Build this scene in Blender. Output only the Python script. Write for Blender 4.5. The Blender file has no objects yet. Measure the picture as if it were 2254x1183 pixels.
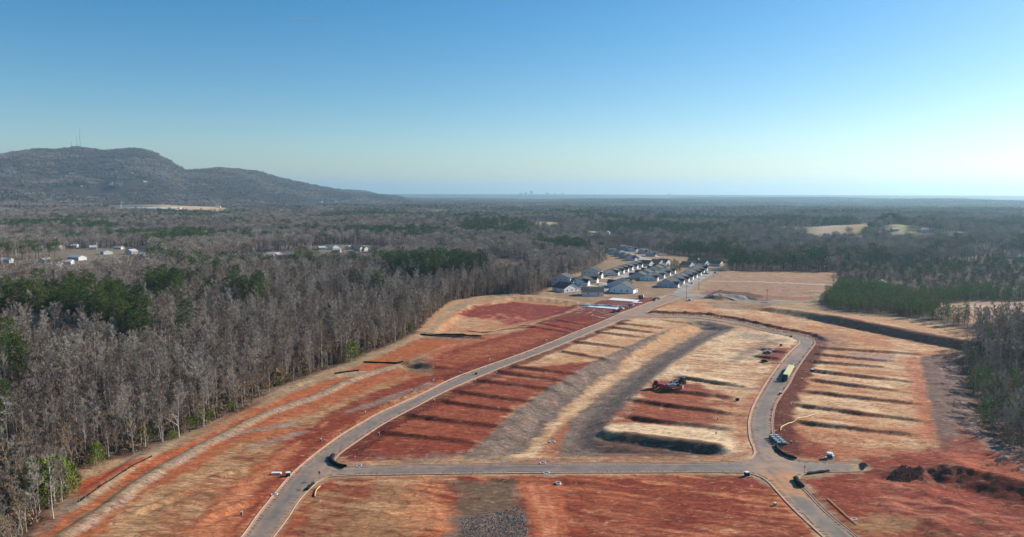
import bpy, math, random
import numpy as np
from mathutils import Vector, Matrix
from mathutils.geometry import delaunay_2d_cdt

# ------------------------------------------------------------------ camera
W0, H0, FPX = 2254.0, 1183.0, 1609.0
CAM_H = 80.0
PITCH = math.atan((591.5 - 426.5) / FPX)
ROLL = math.radians(0.15)
SUN_AZ, SUN_EL = math.radians(64), math.radians(27)   # azimuth from the view direction (+Y) towards +X
S = bpy.context.scene
C = S.collection
_F = np.array([0, math.cos(PITCH), -math.sin(PITCH)])
_R0 = np.array([1.0, 0, 0]); _U0 = np.array([0, math.sin(PITCH), math.cos(PITCH)])
_R = _R0 * math.cos(ROLL) + _U0 * math.sin(ROLL)
_U = _U0 * math.cos(ROLL) - _R0 * math.sin(ROLL)
cam_data = bpy.data.cameras.new('camera')
cam_data.sensor_width = 36.0
cam_data.lens = 36.0 * FPX / W0
cam_data.clip_start = 1.0
cam_data.clip_end = 250000.0
cam = bpy.data.objects.new('camera', cam_data)
C.objects.link(cam)
M = Matrix(((_R[0], _U[0], -_F[0], 0), (_R[1], _U[1], -_F[1], 0), (_R[2], _U[2], -_F[2], CAM_H), (0, 0, 0, 1)))
cam.matrix_world = M
S.camera = cam

# ------------------------------------------------------------------ sky, sun, exposure
w = bpy.data.worlds.new('World'); S.world = w; w.use_nodes = True
nt = w.node_tree; nt.nodes.clear()
sky = nt.nodes.new('ShaderNodeTexSky'); sky.sky_type = 'NISHITA'; sky.sun_disc = False
sky.sun_elevation = SUN_EL; sky.sun_rotation = SUN_AZ
sky.altitude = 300; sky.air_density = 1.0; sky.dust_density = 0.5; sky.ozone_density = 3.0
bg = nt.nodes.new('ShaderNodeBackground'); bg.inputs['Strength'].default_value = 0.084
wo = nt.nodes.new('ShaderNodeOutputWorld')
hs = nt.nodes.new('ShaderNodeHueSaturation'); hs.inputs['Saturation'].default_value = 1.4; hs.inputs['Hue'].default_value = 0.496
nt.links.new(sky.outputs[0], hs.inputs['Color']); nt.links.new(hs.outputs[0], bg.inputs[0]); nt.links.new(bg.outputs[0], wo.inputs[0])
sl = bpy.data.lights.new('sun', 'SUN'); sl.energy = 5.0; sl.angle = math.radians(0.5); sl.color = (1.0, 0.93, 0.84)
so = bpy.data.objects.new('sun', sl); C.objects.link(so)
sd = Vector((math.sin(SUN_AZ) * math.cos(SUN_EL), math.cos(SUN_AZ) * math.cos(SUN_EL), math.sin(SUN_EL)))
so.rotation_euler = sd.to_track_quat('Z', 'Y').to_euler(); so.location = (0, 0, 500)
S.view_settings.view_transform = 'Standard'; S.view_settings.look = 'None'
S.view_settings.exposure = 0.58; S.view_settings.gamma = 1.0; S.view_settings.use_curve_mapping = False
cy = S.cycles
cy.max_bounces = 5; cy.diffuse_bounces = 2; cy.glossy_bounces = 1; cy.transmission_bounces = 2
cy.transparent_max_bounces = 6; cy.volume_bounces = 0; cy.caustics_reflective = False; cy.caustics_refractive = False

# ------------------------------------------------------------------ numeric helpers
def G(px, py, z=0.0):
    """point of the level z that a pixel of the photograph sees"""
    px = np.asarray(px, float); py = np.asarray(py, float)
    a = (px - W0 / 2) / FPX; b = -(py - H0 / 2) / FPX
    dx = _F[0] + a * _R[0] + b * _U[0]; dy = _F[1] + a * _R[1] + b * _U[1]; dz = _F[2] + a * _R[2] + b * _U[2]
    t = (z - CAM_H) / dz
    return dx * t, dy * t
def P(pts, z=0.0):
    a = np.array(pts, float); x, y = G(a[:, 0], a[:, 1], z); return np.stack([x, y], 1)
def smooth(pts, step=1.5, closed=False):
    """Catmull-Rom through world points, evenly resampled"""
    p = [np.array(q, float) for q in pts]; n = len(p); out = []
    rng_ = range(n if closed else n - 1)
    for i in rng_:
        p1, p2 = p[i], p[(i + 1) % n]
        p0 = p[(i - 1) % n] if (closed or i > 0) else 2 * p1 - p2
        p3 = p[(i + 2) % n] if (closed or i + 2 < n) else 2 * p2 - p1
        # centripetal
        t0 = 0; t1 = t0 + max(np.linalg.norm(p1 - p0), 1e-6) ** .5; t2 = t1 + max(np.linalg.norm(p2 - p1), 1e-6) ** .5; t3 = t2 + max(np.linalg.norm(p3 - p2), 1e-6) ** .5
        m = max(2, int(np.linalg.norm(p2 - p1) / step))
        for k in range(m):
            t = t1 + (t2 - t1) * k / m
            A1 = (t1 - t) / (t1 - t0) * p0 + (t - t0) / (t1 - t0) * p1
            A2 = (t2 - t) / (t2 - t1) * p1 + (t - t1) / (t2 - t1) * p2
            A3 = (t3 - t) / (t3 - t2) * p2 + (t - t2) / (t3 - t2) * p3
            B1 = (t2 - t) / (t2 - t0) * A1 + (t - t0) / (t2 - t0) * A2
            B2 = (t3 - t) / (t3 - t1) * A2 + (t - t1) / (t3 - t1) * A3
            out.append((t2 - t) / (t2 - t1) * B1 + (t - t1) / (t2 - t1) * B2)
    if not closed: out.append(p[-1])
    return np.array(out)
def ss(a, b, v):
    t = np.clip((v - a) / (b - a), 0, 1); return t * t * (3 - 2 * t)
def _hash(ix, iy, seed):
    h = (ix.astype(np.int64) * 374761393 + iy.astype(np.int64) * 668265263 + seed * 974634777) & 0xffffffff
    h = ((h ^ (h >> 13)) * 1274126177) & 0xffffffff
    return ((h ^ (h >> 16)) & 0xffff) / 65535.0
def vnoise(x, y, seed=0):
    ix = np.floor(x); iy = np.floor(y); fx = x - ix; fy = y - iy
    fx = fx * fx * (3 - 2 * fx); fy = fy * fy * (3 - 2 * fy)
    a = _hash(ix, iy, seed); b = _hash(ix + 1, iy, seed); c = _hash(ix, iy + 1, seed); d = _hash(ix + 1, iy + 1, seed)
    return (a * (1 - fx) + b * fx) * (1 - fy) + (c * (1 - fx) + d * fx) * fy
def fbm(x, y, octv=4, seed=0, gain=0.5):
    """-1..1"""
    v = 0; amp = 1; tot = 0
    for o in range(octv):
        v = v + amp * (vnoise(x + 17.3 * o, y - 9.1 * o, seed + o) * 2 - 1); tot += amp
        x = x * 2.03 + y * 0.11; y = y * 2.03 - x * 0.05; amp *= gain
    return v / tot
def sdpoly(x, y, poly, pad=40.0):
    """signed distance, positive inside; -pad away from it"""
    out = np.full(x.shape, -pad)
    lo = poly.min(0) - pad; hi = poly.max(0) + pad
    m = (x > lo[0]) & (x < hi[0]) & (y > lo[1]) & (y < hi[1])
    if not m.any(): return out
    qx = x[m]; qy = y[m]; d2 = np.full(qx.shape, 1e12); ins = np.zeros(qx.shape, bool)
    n = len(poly)
    for i in range(n):
        ax, ay = poly[i]; bx, by = poly[(i + 1) % n]
        ex, ey = bx - ax, by - ay; L = ex * ex + ey * ey + 1e-12
        wx = qx - ax; wy = qy - ay
        t = np.clip((wx * ex + wy * ey) / L, 0, 1)
        d2 = np.minimum(d2, (wx - ex * t) ** 2 + (wy - ey * t) ** 2)
        c = ((ay > qy) != (by > qy)); 
        if ey != 0: ins ^= c & (qx < ax + (qy - ay) / ey * ex)
    d = np.sqrt(d2); out[m] = np.where(ins, d, -d)
    return out
def dline(x, y, line, pad=40.0):
    """distance to a polyline, arc parameter 0..1, signed side"""
    D = np.full(x.shape, pad * 1.0); T = np.zeros(x.shape)
    lo = line.min(0) - pad; hi = line.max(0) + pad
    m = (x > lo[0]) & (x < hi[0]) & (y > lo[1]) & (y < hi[1])
    if not m.any(): return D, T
    qx = x[m]; qy = y[m]; d2 = np.full(qx.shape, pad ** 2); tt = np.zeros(qx.shape)
    seg = np.linalg.norm(np.diff(line, axis=0), axis=1); cum = np.concatenate([[0], np.cumsum(seg)]); tot = cum[-1]
    for i in range(len(line) - 1):
        ax, ay = line[i]; bx, by = line[i + 1]; ex, ey = bx - ax, by - ay; L = ex * ex + ey * ey + 1e-12
        t = np.clip(((qx - ax) * ex + (qy - ay) * ey) / L, 0, 1)
        q = (qx - ax - ex * t) ** 2 + (qy - ay - ey * t) ** 2
        k = q < d2; d2 = np.where(k, q, d2); tt = np.where(k, (cum[i] + t * seg[i]) / tot, tt)
    D[m] = np.sqrt(d2); T[m] = tt
    return D, T
def lin(c):
    """display RGB 0..255 to linear"""
    return tuple((v / 255 / 12.92) if v / 255 <= 0.04045 else ((v / 255 + 0.055) / 1.055) ** 2.4 for v in c)

# ------------------------------------------------------------------ materials
def mat(name, rgb, rough=0.9, var=0.12, scale=1.0, metal=0.0, bump=0.0, spec=0.3, rand=0.0):
    m = bpy.data.materials.new(name); m.use_nodes = True; t = m.node_tree; b = t.nodes['Principled BSDF']
    b.inputs['Roughness'].default_value = rough; b.inputs['Metallic'].default_value = metal
    b.inputs['Specular IOR Level'].default_value = spec
    c = lin(rgb)
    n = t.nodes.new('ShaderNodeTexNoise'); n.inputs['Scale'].default_value = scale; n.inputs['Detail'].default_value = 4
    tc = t.nodes.new('ShaderNodeTexCoord'); t.links.new(tc.outputs['Object'], n.inputs['Vector'])
    r = t.nodes.new('ShaderNodeMapRange'); r.inputs['From Min'].default_value = 0.3; r.inputs['From Max'].default_value = 0.7
    r.inputs['To Min'].default_value = 1 - var; r.inputs['To Max'].default_value = 1 + var
    t.links.new(n.outputs[0], r.inputs[0])
    src = r.outputs[0]
    if rand > 0:
        oi = t.nodes.new('ShaderNodeObjectInfo'); r2 = t.nodes.new('ShaderNodeMapRange')
        r2.inputs['To Min'].default_value = 1 - rand; r2.inputs['To Max'].default_value = 1 + rand
        t.links.new(oi.outputs['Random'], r2.inputs[0])
        mu = t.nodes.new('ShaderNodeMath'); mu.operation = 'MULTIPLY'; t.links.new(src, mu.inputs[0]); t.links.new(r2.outputs[0], mu.inputs[1]); src = mu.outputs[0]
    v = t.nodes.new('ShaderNodeVectorMath'); v.operation = 'SCALE'; v.inputs[0].default_value = c
    t.links.new(src, v.inputs['Scale']); t.links.new(v.outputs[0], b.inputs['Base Color'])
    if bump > 0:
        bn = t.nodes.new('ShaderNodeBump'); bn.inputs['Strength'].default_value = bump; bn.inputs['Distance'].default_value = 0.05
        t.links.new(n.outputs[0], bn.inputs['Height']); t.links.new(bn.outputs[0], b.inputs['Normal'])
    return m
def mat2(name, ca, cb, rough=0.95, cc=None):
    """colour picked per individual between ca and cb (kinds of bark, needles)"""
    m = bpy.data.materials.new(name); m.use_nodes = True; t = m.node_tree; b = t.nodes['Principled BSDF']
    b.inputs['Roughness'].default_value = rough; b.inputs['Specular IOR Level'].default_value = 0.15
    oi = t.nodes.new('ShaderNodeObjectInfo'); r = t.nodes.new('ShaderNodeValToRGB')
    e = r.color_ramp.elements; e[0].color = (*lin(ca), 1); e[1].color = (*lin(cb), 1)
    if cc: q = r.color_ramp.elements.new(0.86); q.color = (*lin(cc), 1)
    t.links.new(oi.outputs['Random'], r.inputs[0])
    n = t.nodes.new('ShaderNodeTexNoise'); n.inputs['Scale'].default_value = 0.5
    tc = t.nodes.new('ShaderNodeTexCoord'); t.links.new(tc.outputs['Object'], n.inputs['Vector'])
    g = t.nodes.new('ShaderNodeMapRange'); g.inputs['From Min'].default_value = .3; g.inputs['From Max'].default_value = .7
    g.inputs['To Min'].default_value = 0.75; g.inputs['To Max'].default_value = 1.25; t.links.new(n.outputs[0], g.inputs[0])
    v = t.nodes.new('ShaderNodeVectorMath'); v.operation = 'SCALE'; t.links.new(r.outputs[0], v.inputs[0]); t.links.new(g.outputs[0], v.inputs['Scale'])
    t.links.new(v.outputs[0], b.inputs['Base Color'])
    return m

# ------------------------------------------------------------------ mesh builder
class MB:
    def __init__(s): s.v = []; s.f = []
    def quad(s, *p):
        n = len(s.v); s.v += [tuple(q) for q in p]; s.f.append(tuple(range(n, n + len(p)))); return s
    def box(s, x0, y0, z0, x1, y1, z1, rz=0, c=(0, 0)):
        n = len(s.v); pts = [(x0, y0, z0), (x1, y0, z0), (x1, y1, z0), (x0, y1, z0), (x0, y0, z1), (x1, y0, z1), (x1, y1, z1), (x0, y1, z1)]
        if rz:
            cs, sn = math.cos(rz), math.sin(rz); pts = [(c[0] + x * cs - y * sn, c[1] + x * sn + y * cs, z) for x, y, z in pts]
        s.v += pts; s.f += [tuple(n + i for i in q) for q in ((3, 2, 1, 0), (4, 5, 6, 7), (0, 1, 5, 4), (1, 2, 6, 5), (2, 3, 7, 6), (3, 0, 4, 7))]; return s
    def cyl(s, p0, p1, r0, r1=None, n=8, cap=True):
        r1 = r0 if r1 is None else r1
        a = Vector(p0); b = Vector(p1); d = (b - a).normalized()
        u = d.orthogonal().normalized(); w_ = d.cross(u); k = len(s.v)
        for q, r in ((a, r0), (b, r1)):
            for i in range(n):
                t = 2 * math.pi * i / n; s.v.append(tuple(q + u * (math.cos(t) * r) + w_ * (math.sin(t) * r)))
        for i in range(n): s.f.append((k + i, k + (i + 1) % n, k + n + (i + 1) % n, k + n + i))
        if cap: s.f.append(tuple(k + i for i in reversed(range(n)))); s.f.append(tuple(k + n + i for i in range(n)))
        return s
    def prism(s, prof, y0, y1):
        """profile in x,z extruded along y"""
        n = len(prof); k = len(s.v)
        s.v += [(x, y0, z) for x, z in prof] + [(x, y1, z) for x, z in prof]
        for i in range(n): s.f.append((k + (i + 1) % n, k + i, k + n + i, k + n + (i + 1) % n))
        s.f.append(tuple(k + i for i in range(n))); s.f.append(tuple(k + n + i for i in reversed(range(n)))); return s
    def tube(s, pts, radii, n=3):
        pts = [Vector(p) for p in pts]; k = len(s.v)
        for i, p in enumerate(pts):
            d = (pts[min(i + 1, len(pts) - 1)] - pts[max(i - 1, 0)]).normalized()
            u = d.cross(Vector((0.31, 0.17, 0.93))); u = u.normalized() if u.length > 1e-3 else d.orthogonal().normalized(); w_ = d.cross(u)
            for j in range(n):
                t = 2 * math.pi * j / n; s.v.append(tuple(p + (u * math.cos(t) + w_ * math.sin(t)) * radii[i]))
        for i in range(len(pts) - 1):
            for j in range(n):
                a = k + i * n + j; b = k + i * n + (j + 1) % n; s.f.append((a, b, b + n, a + n))
        return s
    def mesh(s, name, m=None, smooth_=False):
        me = bpy.data.meshes.new(name); me.from_pydata(s.v, [], s.f)
        if m: me.materials.append(m)
        if smooth_: me.polygons.foreach_set('use_smooth', [True] * len(me.polygons))
        me.update(); return me
def obj(name, me, parent=None, loc=None, rz=None):
    o = bpy.data.objects.new(name, me); C.objects.link(o)
    if parent: o.parent = parent
    if loc is not None: o.location = loc
    if rz is not None: o.rotation_euler = (0, 0, rz)
    return o
def tag(o, label=None, cat=None, group=None, kind=None):
    if label: o['label'] = label
    if cat: o['category'] = cat
    if group: o['group'] = group
    if kind: o['kind'] = kind
    return o
def thing(name, label, cat, loc=(0, 0, 0), rz=0, group=None):
    o = bpy.data.objects.new(name, None); C.objects.link(o); o.empty_display_size = 0.5
    o.location = loc; o.rotation_euler = (0, 0, rz); return tag(o, label, cat, group)
def dup(src, loc, rz, label, group=None, scale=1.0):
    """a copy of a thing with copies of its parts and sub-parts"""
    r = src.copy(); C.objects.link(r); r.location = loc; r.rotation_euler = (0, 0, rz)
    r.scale = (scale, scale, scale) if not isinstance(scale, tuple) else scale
    r['label'] = label
    if group: r['group'] = group
    for ch in list(src.children):
        c = ch.copy(); C.objects.link(c); c.parent = r
        for g in list(ch.children):
            d = g.copy(); C.objects.link(d); d.parent = c
    return r
ORD = ['nearest', 'second', 'third', 'fourth', 'fifth', 'sixth', 'seventh', 'eighth', 'ninth', 'tenth', 'eleventh', 'twelfth', 'thirteenth', 'fourteenth', 'fifteenth', 'sixteenth', 'seventeenth', 'eighteenth', 'nineteenth', 'twentieth']
# ------------------------------------------------------------------ kerb lines (traced, world coordinates)
k_left = P([(470,1250),(538,1175),(564,1138),(605,1087),(638,1048),(673,1016),(714,984),(755,955),(796,931),(837,908),(878,890),(943,860),(995,834),(1064,808),(1128,786),(1204,757),(1260,734),(1321,710),(1368,690),(1412,673),(1440,662),(1468,651)])
k_island = P([(1382,700),(1331,719),(1255,751),(1204,772),(1128,800),(1071,823),(982,861),(919,894),(878,915),(837,938),(804,960),(782,975),(760,990),(744,1003),(736,1013),(738,1021),(750,1026),(775,1027.5),(900,1024.5),(1128,1021),(1400,1019),(1590,1017.5),(1628,1016),(1650,1010),(1660,999),(1659,988),(1651,969),(1648,945),(1648,928),(1655,901),(1666,877),(1681,851),(1698,825),(1716,801),(1732,782),(1748,766),(1758,757),(1759,751),(1753,746),(1738,741),(1692,732),(1635,718),(1585,708),(1534,701.5),(1458,699),(1407,698.6)])
k_right = P([(1499,654),(1453,672),(1434,682),(1424,690),(1437,694),(1458,694.3),(1534,696.5),(1585,702.5),(1635,711),(1690,726),(1741,734.4),(1774,741),(1791,748),(1795,755),(1789,765),(1774,785),(1753,816),(1736,849),(1722,868),(1709,890),(1702,923),(1704,955),(1706,975),(1713,991),(1725,1003),(1745,1011.5),(1765,1015.5),(1818,1017),(1886,1018)])
k_stub = P([(1890,1039),(1824,1040),(1794,1041.5),(1769,1045.6),(1757,1054),(1758,1065),(1777,1082),(1799,1106),(1826.5,1133),(1859,1160),(1886.5,1182),(1960,1242)])
k_low = P([(1874,1240),(1810,1181),(1758,1133),(1731,1106),(1706,1078),(1692,1063),(1676,1052),(1650,1043),(1600,1041),(1400,1041.3),(1128,1042.5),(850,1046),(760,1048),(722,1051),(704,1058),(681,1077),(654,1107),(635,1137),(603,1180),(545,1250)])
kerbs = [(smooth(k_left), 1), (smooth(k_island, closed=True), 0), (smooth(k_right), 1), (smooth(k_stub), 1), (smooth(k_low), 1)]
SL, SI, SR, SS_, SW = [k[0] for k in kerbs]
road_outer = np.concatenate([SL, SR, SS_, SW])
road_hole = SI
def road_sd(x, y):
    return np.minimum(sdpoly(x, y, road_outer), -sdpoly(x, y, road_hole))

# ------------------------------------------------------------------ regions of the terrain
site = P([(-500,2600),(-160,1500),(40,1260),(93,1158),(164,1098),(177,1035),(235,1018),(314,1002),(360,985),(437,955),(564,893),(640,846),(729,813),(792,788),(881,752),(924,729),(980,676),(1000,663),(1071,651),(1128,647),(1180,650),(1220,628),(1235,610),(1300,590),(1330,570),(1320,550),(1400,541),(1480,560),(1600,578),(1605,596),(1720,597),(1842,600),(1840,625),(1800,676),(1850,700),(1980,713),(2060,724),(2130,748),(2125,775),(2104,790),(2128,850),(2160,930),(2190,985),(2254,1020),(2600,1100),(3600,2600)])
plateau = P([(1690,684),(1760,697),(1850,714),(1930,731),(1990,743),(2060,757),(2120,768),(2300,800),(2700,820),(2700,640),(1800,655),(1700,662)])
swale = P([(1020,1006),(1080,960),(1140,900),(1215,850),(1300,800),(1420,745),(1522,708),(1560,707),(1620,722),(1560,748),(1480,800),(1440,832),(1390,880),(1345,930),(1333,960),(1450,972),(1575,985),(1592,1003),(1500,1006),(1300,1006)])
basin = P([(972,712),(1030,672),(1130,655),(1200,660),(1280,668),(1240,690),(1150,720),(1050,738),(950,732)])
eastslope = P([(2026,786),(2110,770),(2300,800),(2600,900),(2600,1040),(2254,1010),(2185,975),(2070,990),(2055,930),(2040,860)])
mound = P([(905,798),(930,790),(955,794),(972,806),(950,815),(915,812)])
spoil = P([(1945,1050),(1975,1030),(2030,1026),(2110,1036),(2150,1050),(2090,1060),(2000,1060)])
bigpile = P([(1550,655),(1575,641),(1620,646),(1690,655),(1640,662),(1570,661)])
def bank(a, b, A, w, up, dn): return (P([a, b]), A, w, up, dn)
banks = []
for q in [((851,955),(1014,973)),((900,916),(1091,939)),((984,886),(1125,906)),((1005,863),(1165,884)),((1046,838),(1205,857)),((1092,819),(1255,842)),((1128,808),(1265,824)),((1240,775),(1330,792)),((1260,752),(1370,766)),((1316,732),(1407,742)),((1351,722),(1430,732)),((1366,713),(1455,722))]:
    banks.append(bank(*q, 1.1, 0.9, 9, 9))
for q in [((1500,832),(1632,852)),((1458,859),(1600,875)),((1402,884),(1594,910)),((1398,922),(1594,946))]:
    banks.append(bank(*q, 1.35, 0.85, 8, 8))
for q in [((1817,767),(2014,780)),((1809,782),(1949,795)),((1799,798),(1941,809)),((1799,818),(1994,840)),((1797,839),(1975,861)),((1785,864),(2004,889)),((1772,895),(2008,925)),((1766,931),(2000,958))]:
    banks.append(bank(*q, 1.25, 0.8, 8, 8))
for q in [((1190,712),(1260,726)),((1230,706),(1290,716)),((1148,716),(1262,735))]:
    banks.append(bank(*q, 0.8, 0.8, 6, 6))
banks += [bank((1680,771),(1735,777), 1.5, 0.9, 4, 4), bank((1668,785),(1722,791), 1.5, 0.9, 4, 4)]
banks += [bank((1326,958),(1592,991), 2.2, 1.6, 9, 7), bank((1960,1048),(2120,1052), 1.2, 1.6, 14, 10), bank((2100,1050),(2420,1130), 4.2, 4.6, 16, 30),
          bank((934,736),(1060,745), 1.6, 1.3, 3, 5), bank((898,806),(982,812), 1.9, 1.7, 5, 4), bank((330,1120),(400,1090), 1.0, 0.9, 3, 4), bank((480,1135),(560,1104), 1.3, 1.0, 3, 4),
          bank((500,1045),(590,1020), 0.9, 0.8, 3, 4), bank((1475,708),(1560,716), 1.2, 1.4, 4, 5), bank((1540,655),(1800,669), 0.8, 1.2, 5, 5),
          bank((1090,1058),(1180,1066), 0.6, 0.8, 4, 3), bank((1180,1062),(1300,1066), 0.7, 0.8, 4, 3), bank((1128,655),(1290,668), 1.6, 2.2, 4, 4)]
ridge_px = np.array([(-900,380),(-500,352),(-200,356),(0,345),(60,334),(100,329),(130,331),(180,325),(215,330),(240,333),(300,328),(335,333),(362,348),(385,362),(410,376),(450,374),(482,370),(520,373),(570,378),(610,391),(660,402),(710,412),(760,420),(810,426),(850,430),(910,432)], float)
def ridge(th):
    px = W0 / 2 + np.tan(np.clip(th, -1.3, 1.3)) * FPX
    y = np.interp(px, ridge_px[:, 0], ridge_px[:, 1], right=427)
    D = np.interp(px, [-900, 250, 650, 900], [5600, 5600, 6000, 6600]) + 150 * np.sin(px / 90)
    Hh = 80 + (426.5 - y) / FPX * math.cos(PITCH) * D * np.cos(np.clip(th, -1.3, 1.3)) - 16 - (1127 - px).clip(0, 1300) * .0026 / FPX * D
    return np.where(px < 905, np.maximum(Hh, 0), 0) * ss(920, 860, px), D
rough = P([(1900,1060),(1960,1010),(2070,1000),(2200,1010),(2400,1080),(2500,1300),(1990,1260),(1900,1150)])
knolls = [(*[float(v) for v in G(a, b)], c, d) for a, b, c, d in ((400,468,22,420),(1905,515,14,170),(1130,507,10,200),(2180,560,8,120),(230,575,7,130),(770,556,6,120),(1985,520,10,120),(1250,468,16,500),(1550,572,0,100),(880,464,14,300))]
def ground_h(x, y):
    x = np.asarray(x, float); y = np.asarray(y, float)
    r = np.hypot(x, y); th = np.arctan2(x, np.maximum(y, 1e-3))
    sds = sdpoly(x, y, site, 60)
    ins = ss(-6, 6, sds)
    h = ss(450, 1400, r) * (fbm(x / 900, y / 900, 4, 5) * 25 - 4)
    h = h + ss(3500, 9000, r) * fbm(x / 3500, y / 3500, 3, 11) * 36
    far = ss(9500, 18000, r); h = h * (1 - far) + far * 58
    h = h + (1 - ins) * ss(0, 60, -sds) * fbm(x / 70, y / 70, 3, 2) * 2.0
    for kx, ky, kh, kr in knolls:
        h = h + kh * np.exp(-((x - kx) ** 2 + (y - ky) ** 2) / kr ** 2)
    # mountain
    k = (y > 1500) & (th < 0)
    if k.any():
        Hm, D = ridge(th[k]); rr = r[k]
        e = np.where(rr < D, np.exp(-((rr - D) / 1150) ** 2), np.exp(-((rr - D) / 900) ** 2))
        sp = fbm(x[k] / 420 + 3, y[k] / 900, 4, 21)
        foot = np.exp(-((rr - D + 1300) / 1000) ** 2) * 0.16 * Hm * (1 + sp)
        h[k] = h[k] * (1 - np.clip(e, 0, 1)) + Hm * e * (1 + 0.0 * sp) + (foot + 80 * sp * Hm / 300 * (1 - e) ) * (e > 0.02) * np.clip(e * 4, 0, 1) * (1 - e ** 3)
    # second far ridge, beyond the first
    k = (r > 6500) & (r < 14000)
    if k.any():
        px = W0 / 2 + np.tan(th[k]) * FPX
        yy = np.interp(px, [560, 700, 770, 800, 840, 870], [426, 413, 411, 413, 422, 427])
        h[k] += np.maximum(0, (428 - yy)) / FPX * 9500 * 1.05 * np.exp(-((r[k] - 9500) / 1200) ** 2) * ss(900, 860, px) * ss(540, 600, px) + 0
    # ---- site relief
    near = (r < 1100) & (sds > -60)
    if near.any():
        X = x[near]; Y = y[near]; z = np.zeros(X.shape); sdn = sds[near]
        rs = road_sd(X, Y)
        away = ss(1.0, 5.0, -rs)
        for (ln, A, wd, up, dn) in banks:
            a, b = ln; e = b - a; L = np.hypot(*e); e = e / L; nrm = np.array([-e[1], e[0]])
            if nrm[1] < 0: nrm = -nrm
            pad = max(up, dn) + 4
            m = (np.abs(X - (a[0] + b[0]) / 2) < L / 2 + pad) & (np.abs(Y - (a[1] + b[1]) / 2) < L / 2 + pad)
            if not m.any(): continue
            ux = X[m] - a[0]; uy = Y[m] - a[1]; s_ = ux * e[0] + uy * e[1]
            d = ux * nrm[0] + uy * nrm[1] + 0.16 * fbm(X[m] / 5, Y[m] / 5, 2, 9)
            t = np.clip(d / wd, -1, 1); v = A / 2 * t * ((1 + .25 * fbm(X[m] / 5, Y[m] / 5, 2, 19)) * (1 - .3 * np.clip(s_ / L, 0, 1) ** 1.5) if A < 2.0 else 1)
            v = v * np.where(d > 0, 1 - ss(wd, up, d), 1 - ss(wd, dn, -d))
            f = ss(-6, 0, s_) * ss(-8, 1, L - s_) if A < 2.0 else (ss(-3, 1, s_) if A < 4 else ss(-10, 14, s_)) * ss(-3, 1, L - s_)
            z[m] += v * f
        z -= 2.6 * ss(0, 11, sdpoly(X, Y, swale))
        z -= 1.5 * ss(0, 7, sdpoly(X, Y, basin))
        z -= 5.0 * ss(0, 26, sdpoly(X, Y, eastslope, 60))
        z += 0.5 * ss(0, 4, sdpoly(X, Y, mound))
        z += (0.8 + fbm(X / 2.4, Y / 1.8, 4, 4) * 1.8) * ss(-2, 5, sdpoly(X, Y, spoil))
        z += 2.4 * ss(0, 6, sdpoly(X, Y, bigpile)) * (1 + 0.4 * fbm(X / 6, Y / 6, 2, 44))
        # earth berm above the loop road
        D, T = dline(X, Y, berm); z += 1.5 * ss(3.0, 0, D) * (0.8 + 0.5 * fbm(X / 3, Y / 3, 2, 14))
        D, T = dline(X, Y, berm2); z += 1.0 * ss(2.2, 0, D) * (0.7 + 0.7 * fbm(X / 3, Y / 3, 2, 15))
        D, T = dline(X, Y, lstripA); z += 0.7 * ss(4.0, 1.0, D)
        D, T = dline(X, Y, lstripB); z += 0.8 * ss(3.2, 0.8, D)
        z += 1.0 * fbm(X / 7, Y / 5, 4, 88) * ss(0, 10, sdpoly(X, Y, rough))
        # soil roughness
        z += away * (fbm(X / 9, Y / 9, 3, 31) * 0.22 + fbm(X / 1.9, Y / 2.6, 3, 32) * 0.13)
        z *= ss(0.6, 3.2, -rs)
        z += (4.2 * (.3 + .7 * ss(530, 450, Y))) * ss(-7, 3, sdpoly(X, Y, plateau))
        z = z + 0.10
        z = z + (-0.08 - z) * ss(-1.0, -0.25, rs)
        h[near] = h[near] * (1 - ins[near]) + z * ins[near] + (1 - ins[near]) * (4.2 * (.3 + .7 * ss(530, 450, Y)) * ss(-7, 3, sdpoly(X, Y, plateau)) - 5.0 * ss(0, 26, sdpoly(X, Y, eastslope, 60)) + 0.1)
    return h
berm = smooth(P([(1425,688),(1470,690),(1545,692),(1600,699),(1660,711),(1720,724),(1790,738),(1815,750)]), 3)
berm2 = smooth(P([(1330,712),(1300,726),(1270,740)]), 3)
lstripA = smooth(P([(150,1115),(200,1085),(270,1040),(350,985),(440,935),(520,895),(600,862),(680,840),(740,828),(790,822)]), 4)
lstripB = smooth(P([(140,1183),(190,1150),(250,1110),(300,1070),(400,1010),(500,957),(600,908),(700,872),(800,828),(880,806),(930,796)]), 4)
def GZ(px, py):
    """3D ground point that a pixel of the photograph sees: first hit along its ray"""
    a = (px - W0 / 2) / FPX; b = -(py - H0 / 2) / FPX; d = _F + a * _R + b * _U
    t = 120.0 * (30000 / 120.0) ** (np.arange(1400) / 1399.0); x = d[0] * t; y = d[1] * t; z = CAM_H + d[2] * t
    gap = z - HZV(x, y); k = np.nonzero(gap < 0)[0]; i = int(k[0]) if len(k) else 1399
    f = gap[i - 1] / (gap[i - 1] - gap[i]) if i > 0 else 0
    x = x[i - 1] + (x[i] - x[i - 1]) * f; y = y[i - 1] + (y[i] - y[i - 1]) * f
    return float(x), float(y), HZ(float(x), float(y))
def HZV(x, y):
    if not GRID: return ground_h(x, y)
    a, b, zz = GRID['g']; i = np.clip(np.searchsorted(a, x) - 1, 0, len(a) - 2); j = np.clip(np.searchsorted(b, y) - 1, 0, len(b) - 2)
    u = (x - a[i]) / (a[i + 1] - a[i]); v = (y - b[j]) / (b[j + 1] - b[j])
    return (zz[j, i] * (1 - u) + zz[j, i + 1] * u) * (1 - v) + (zz[j + 1, i] * (1 - u) + zz[j + 1, i + 1] * u) * v
GRID = {}
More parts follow.
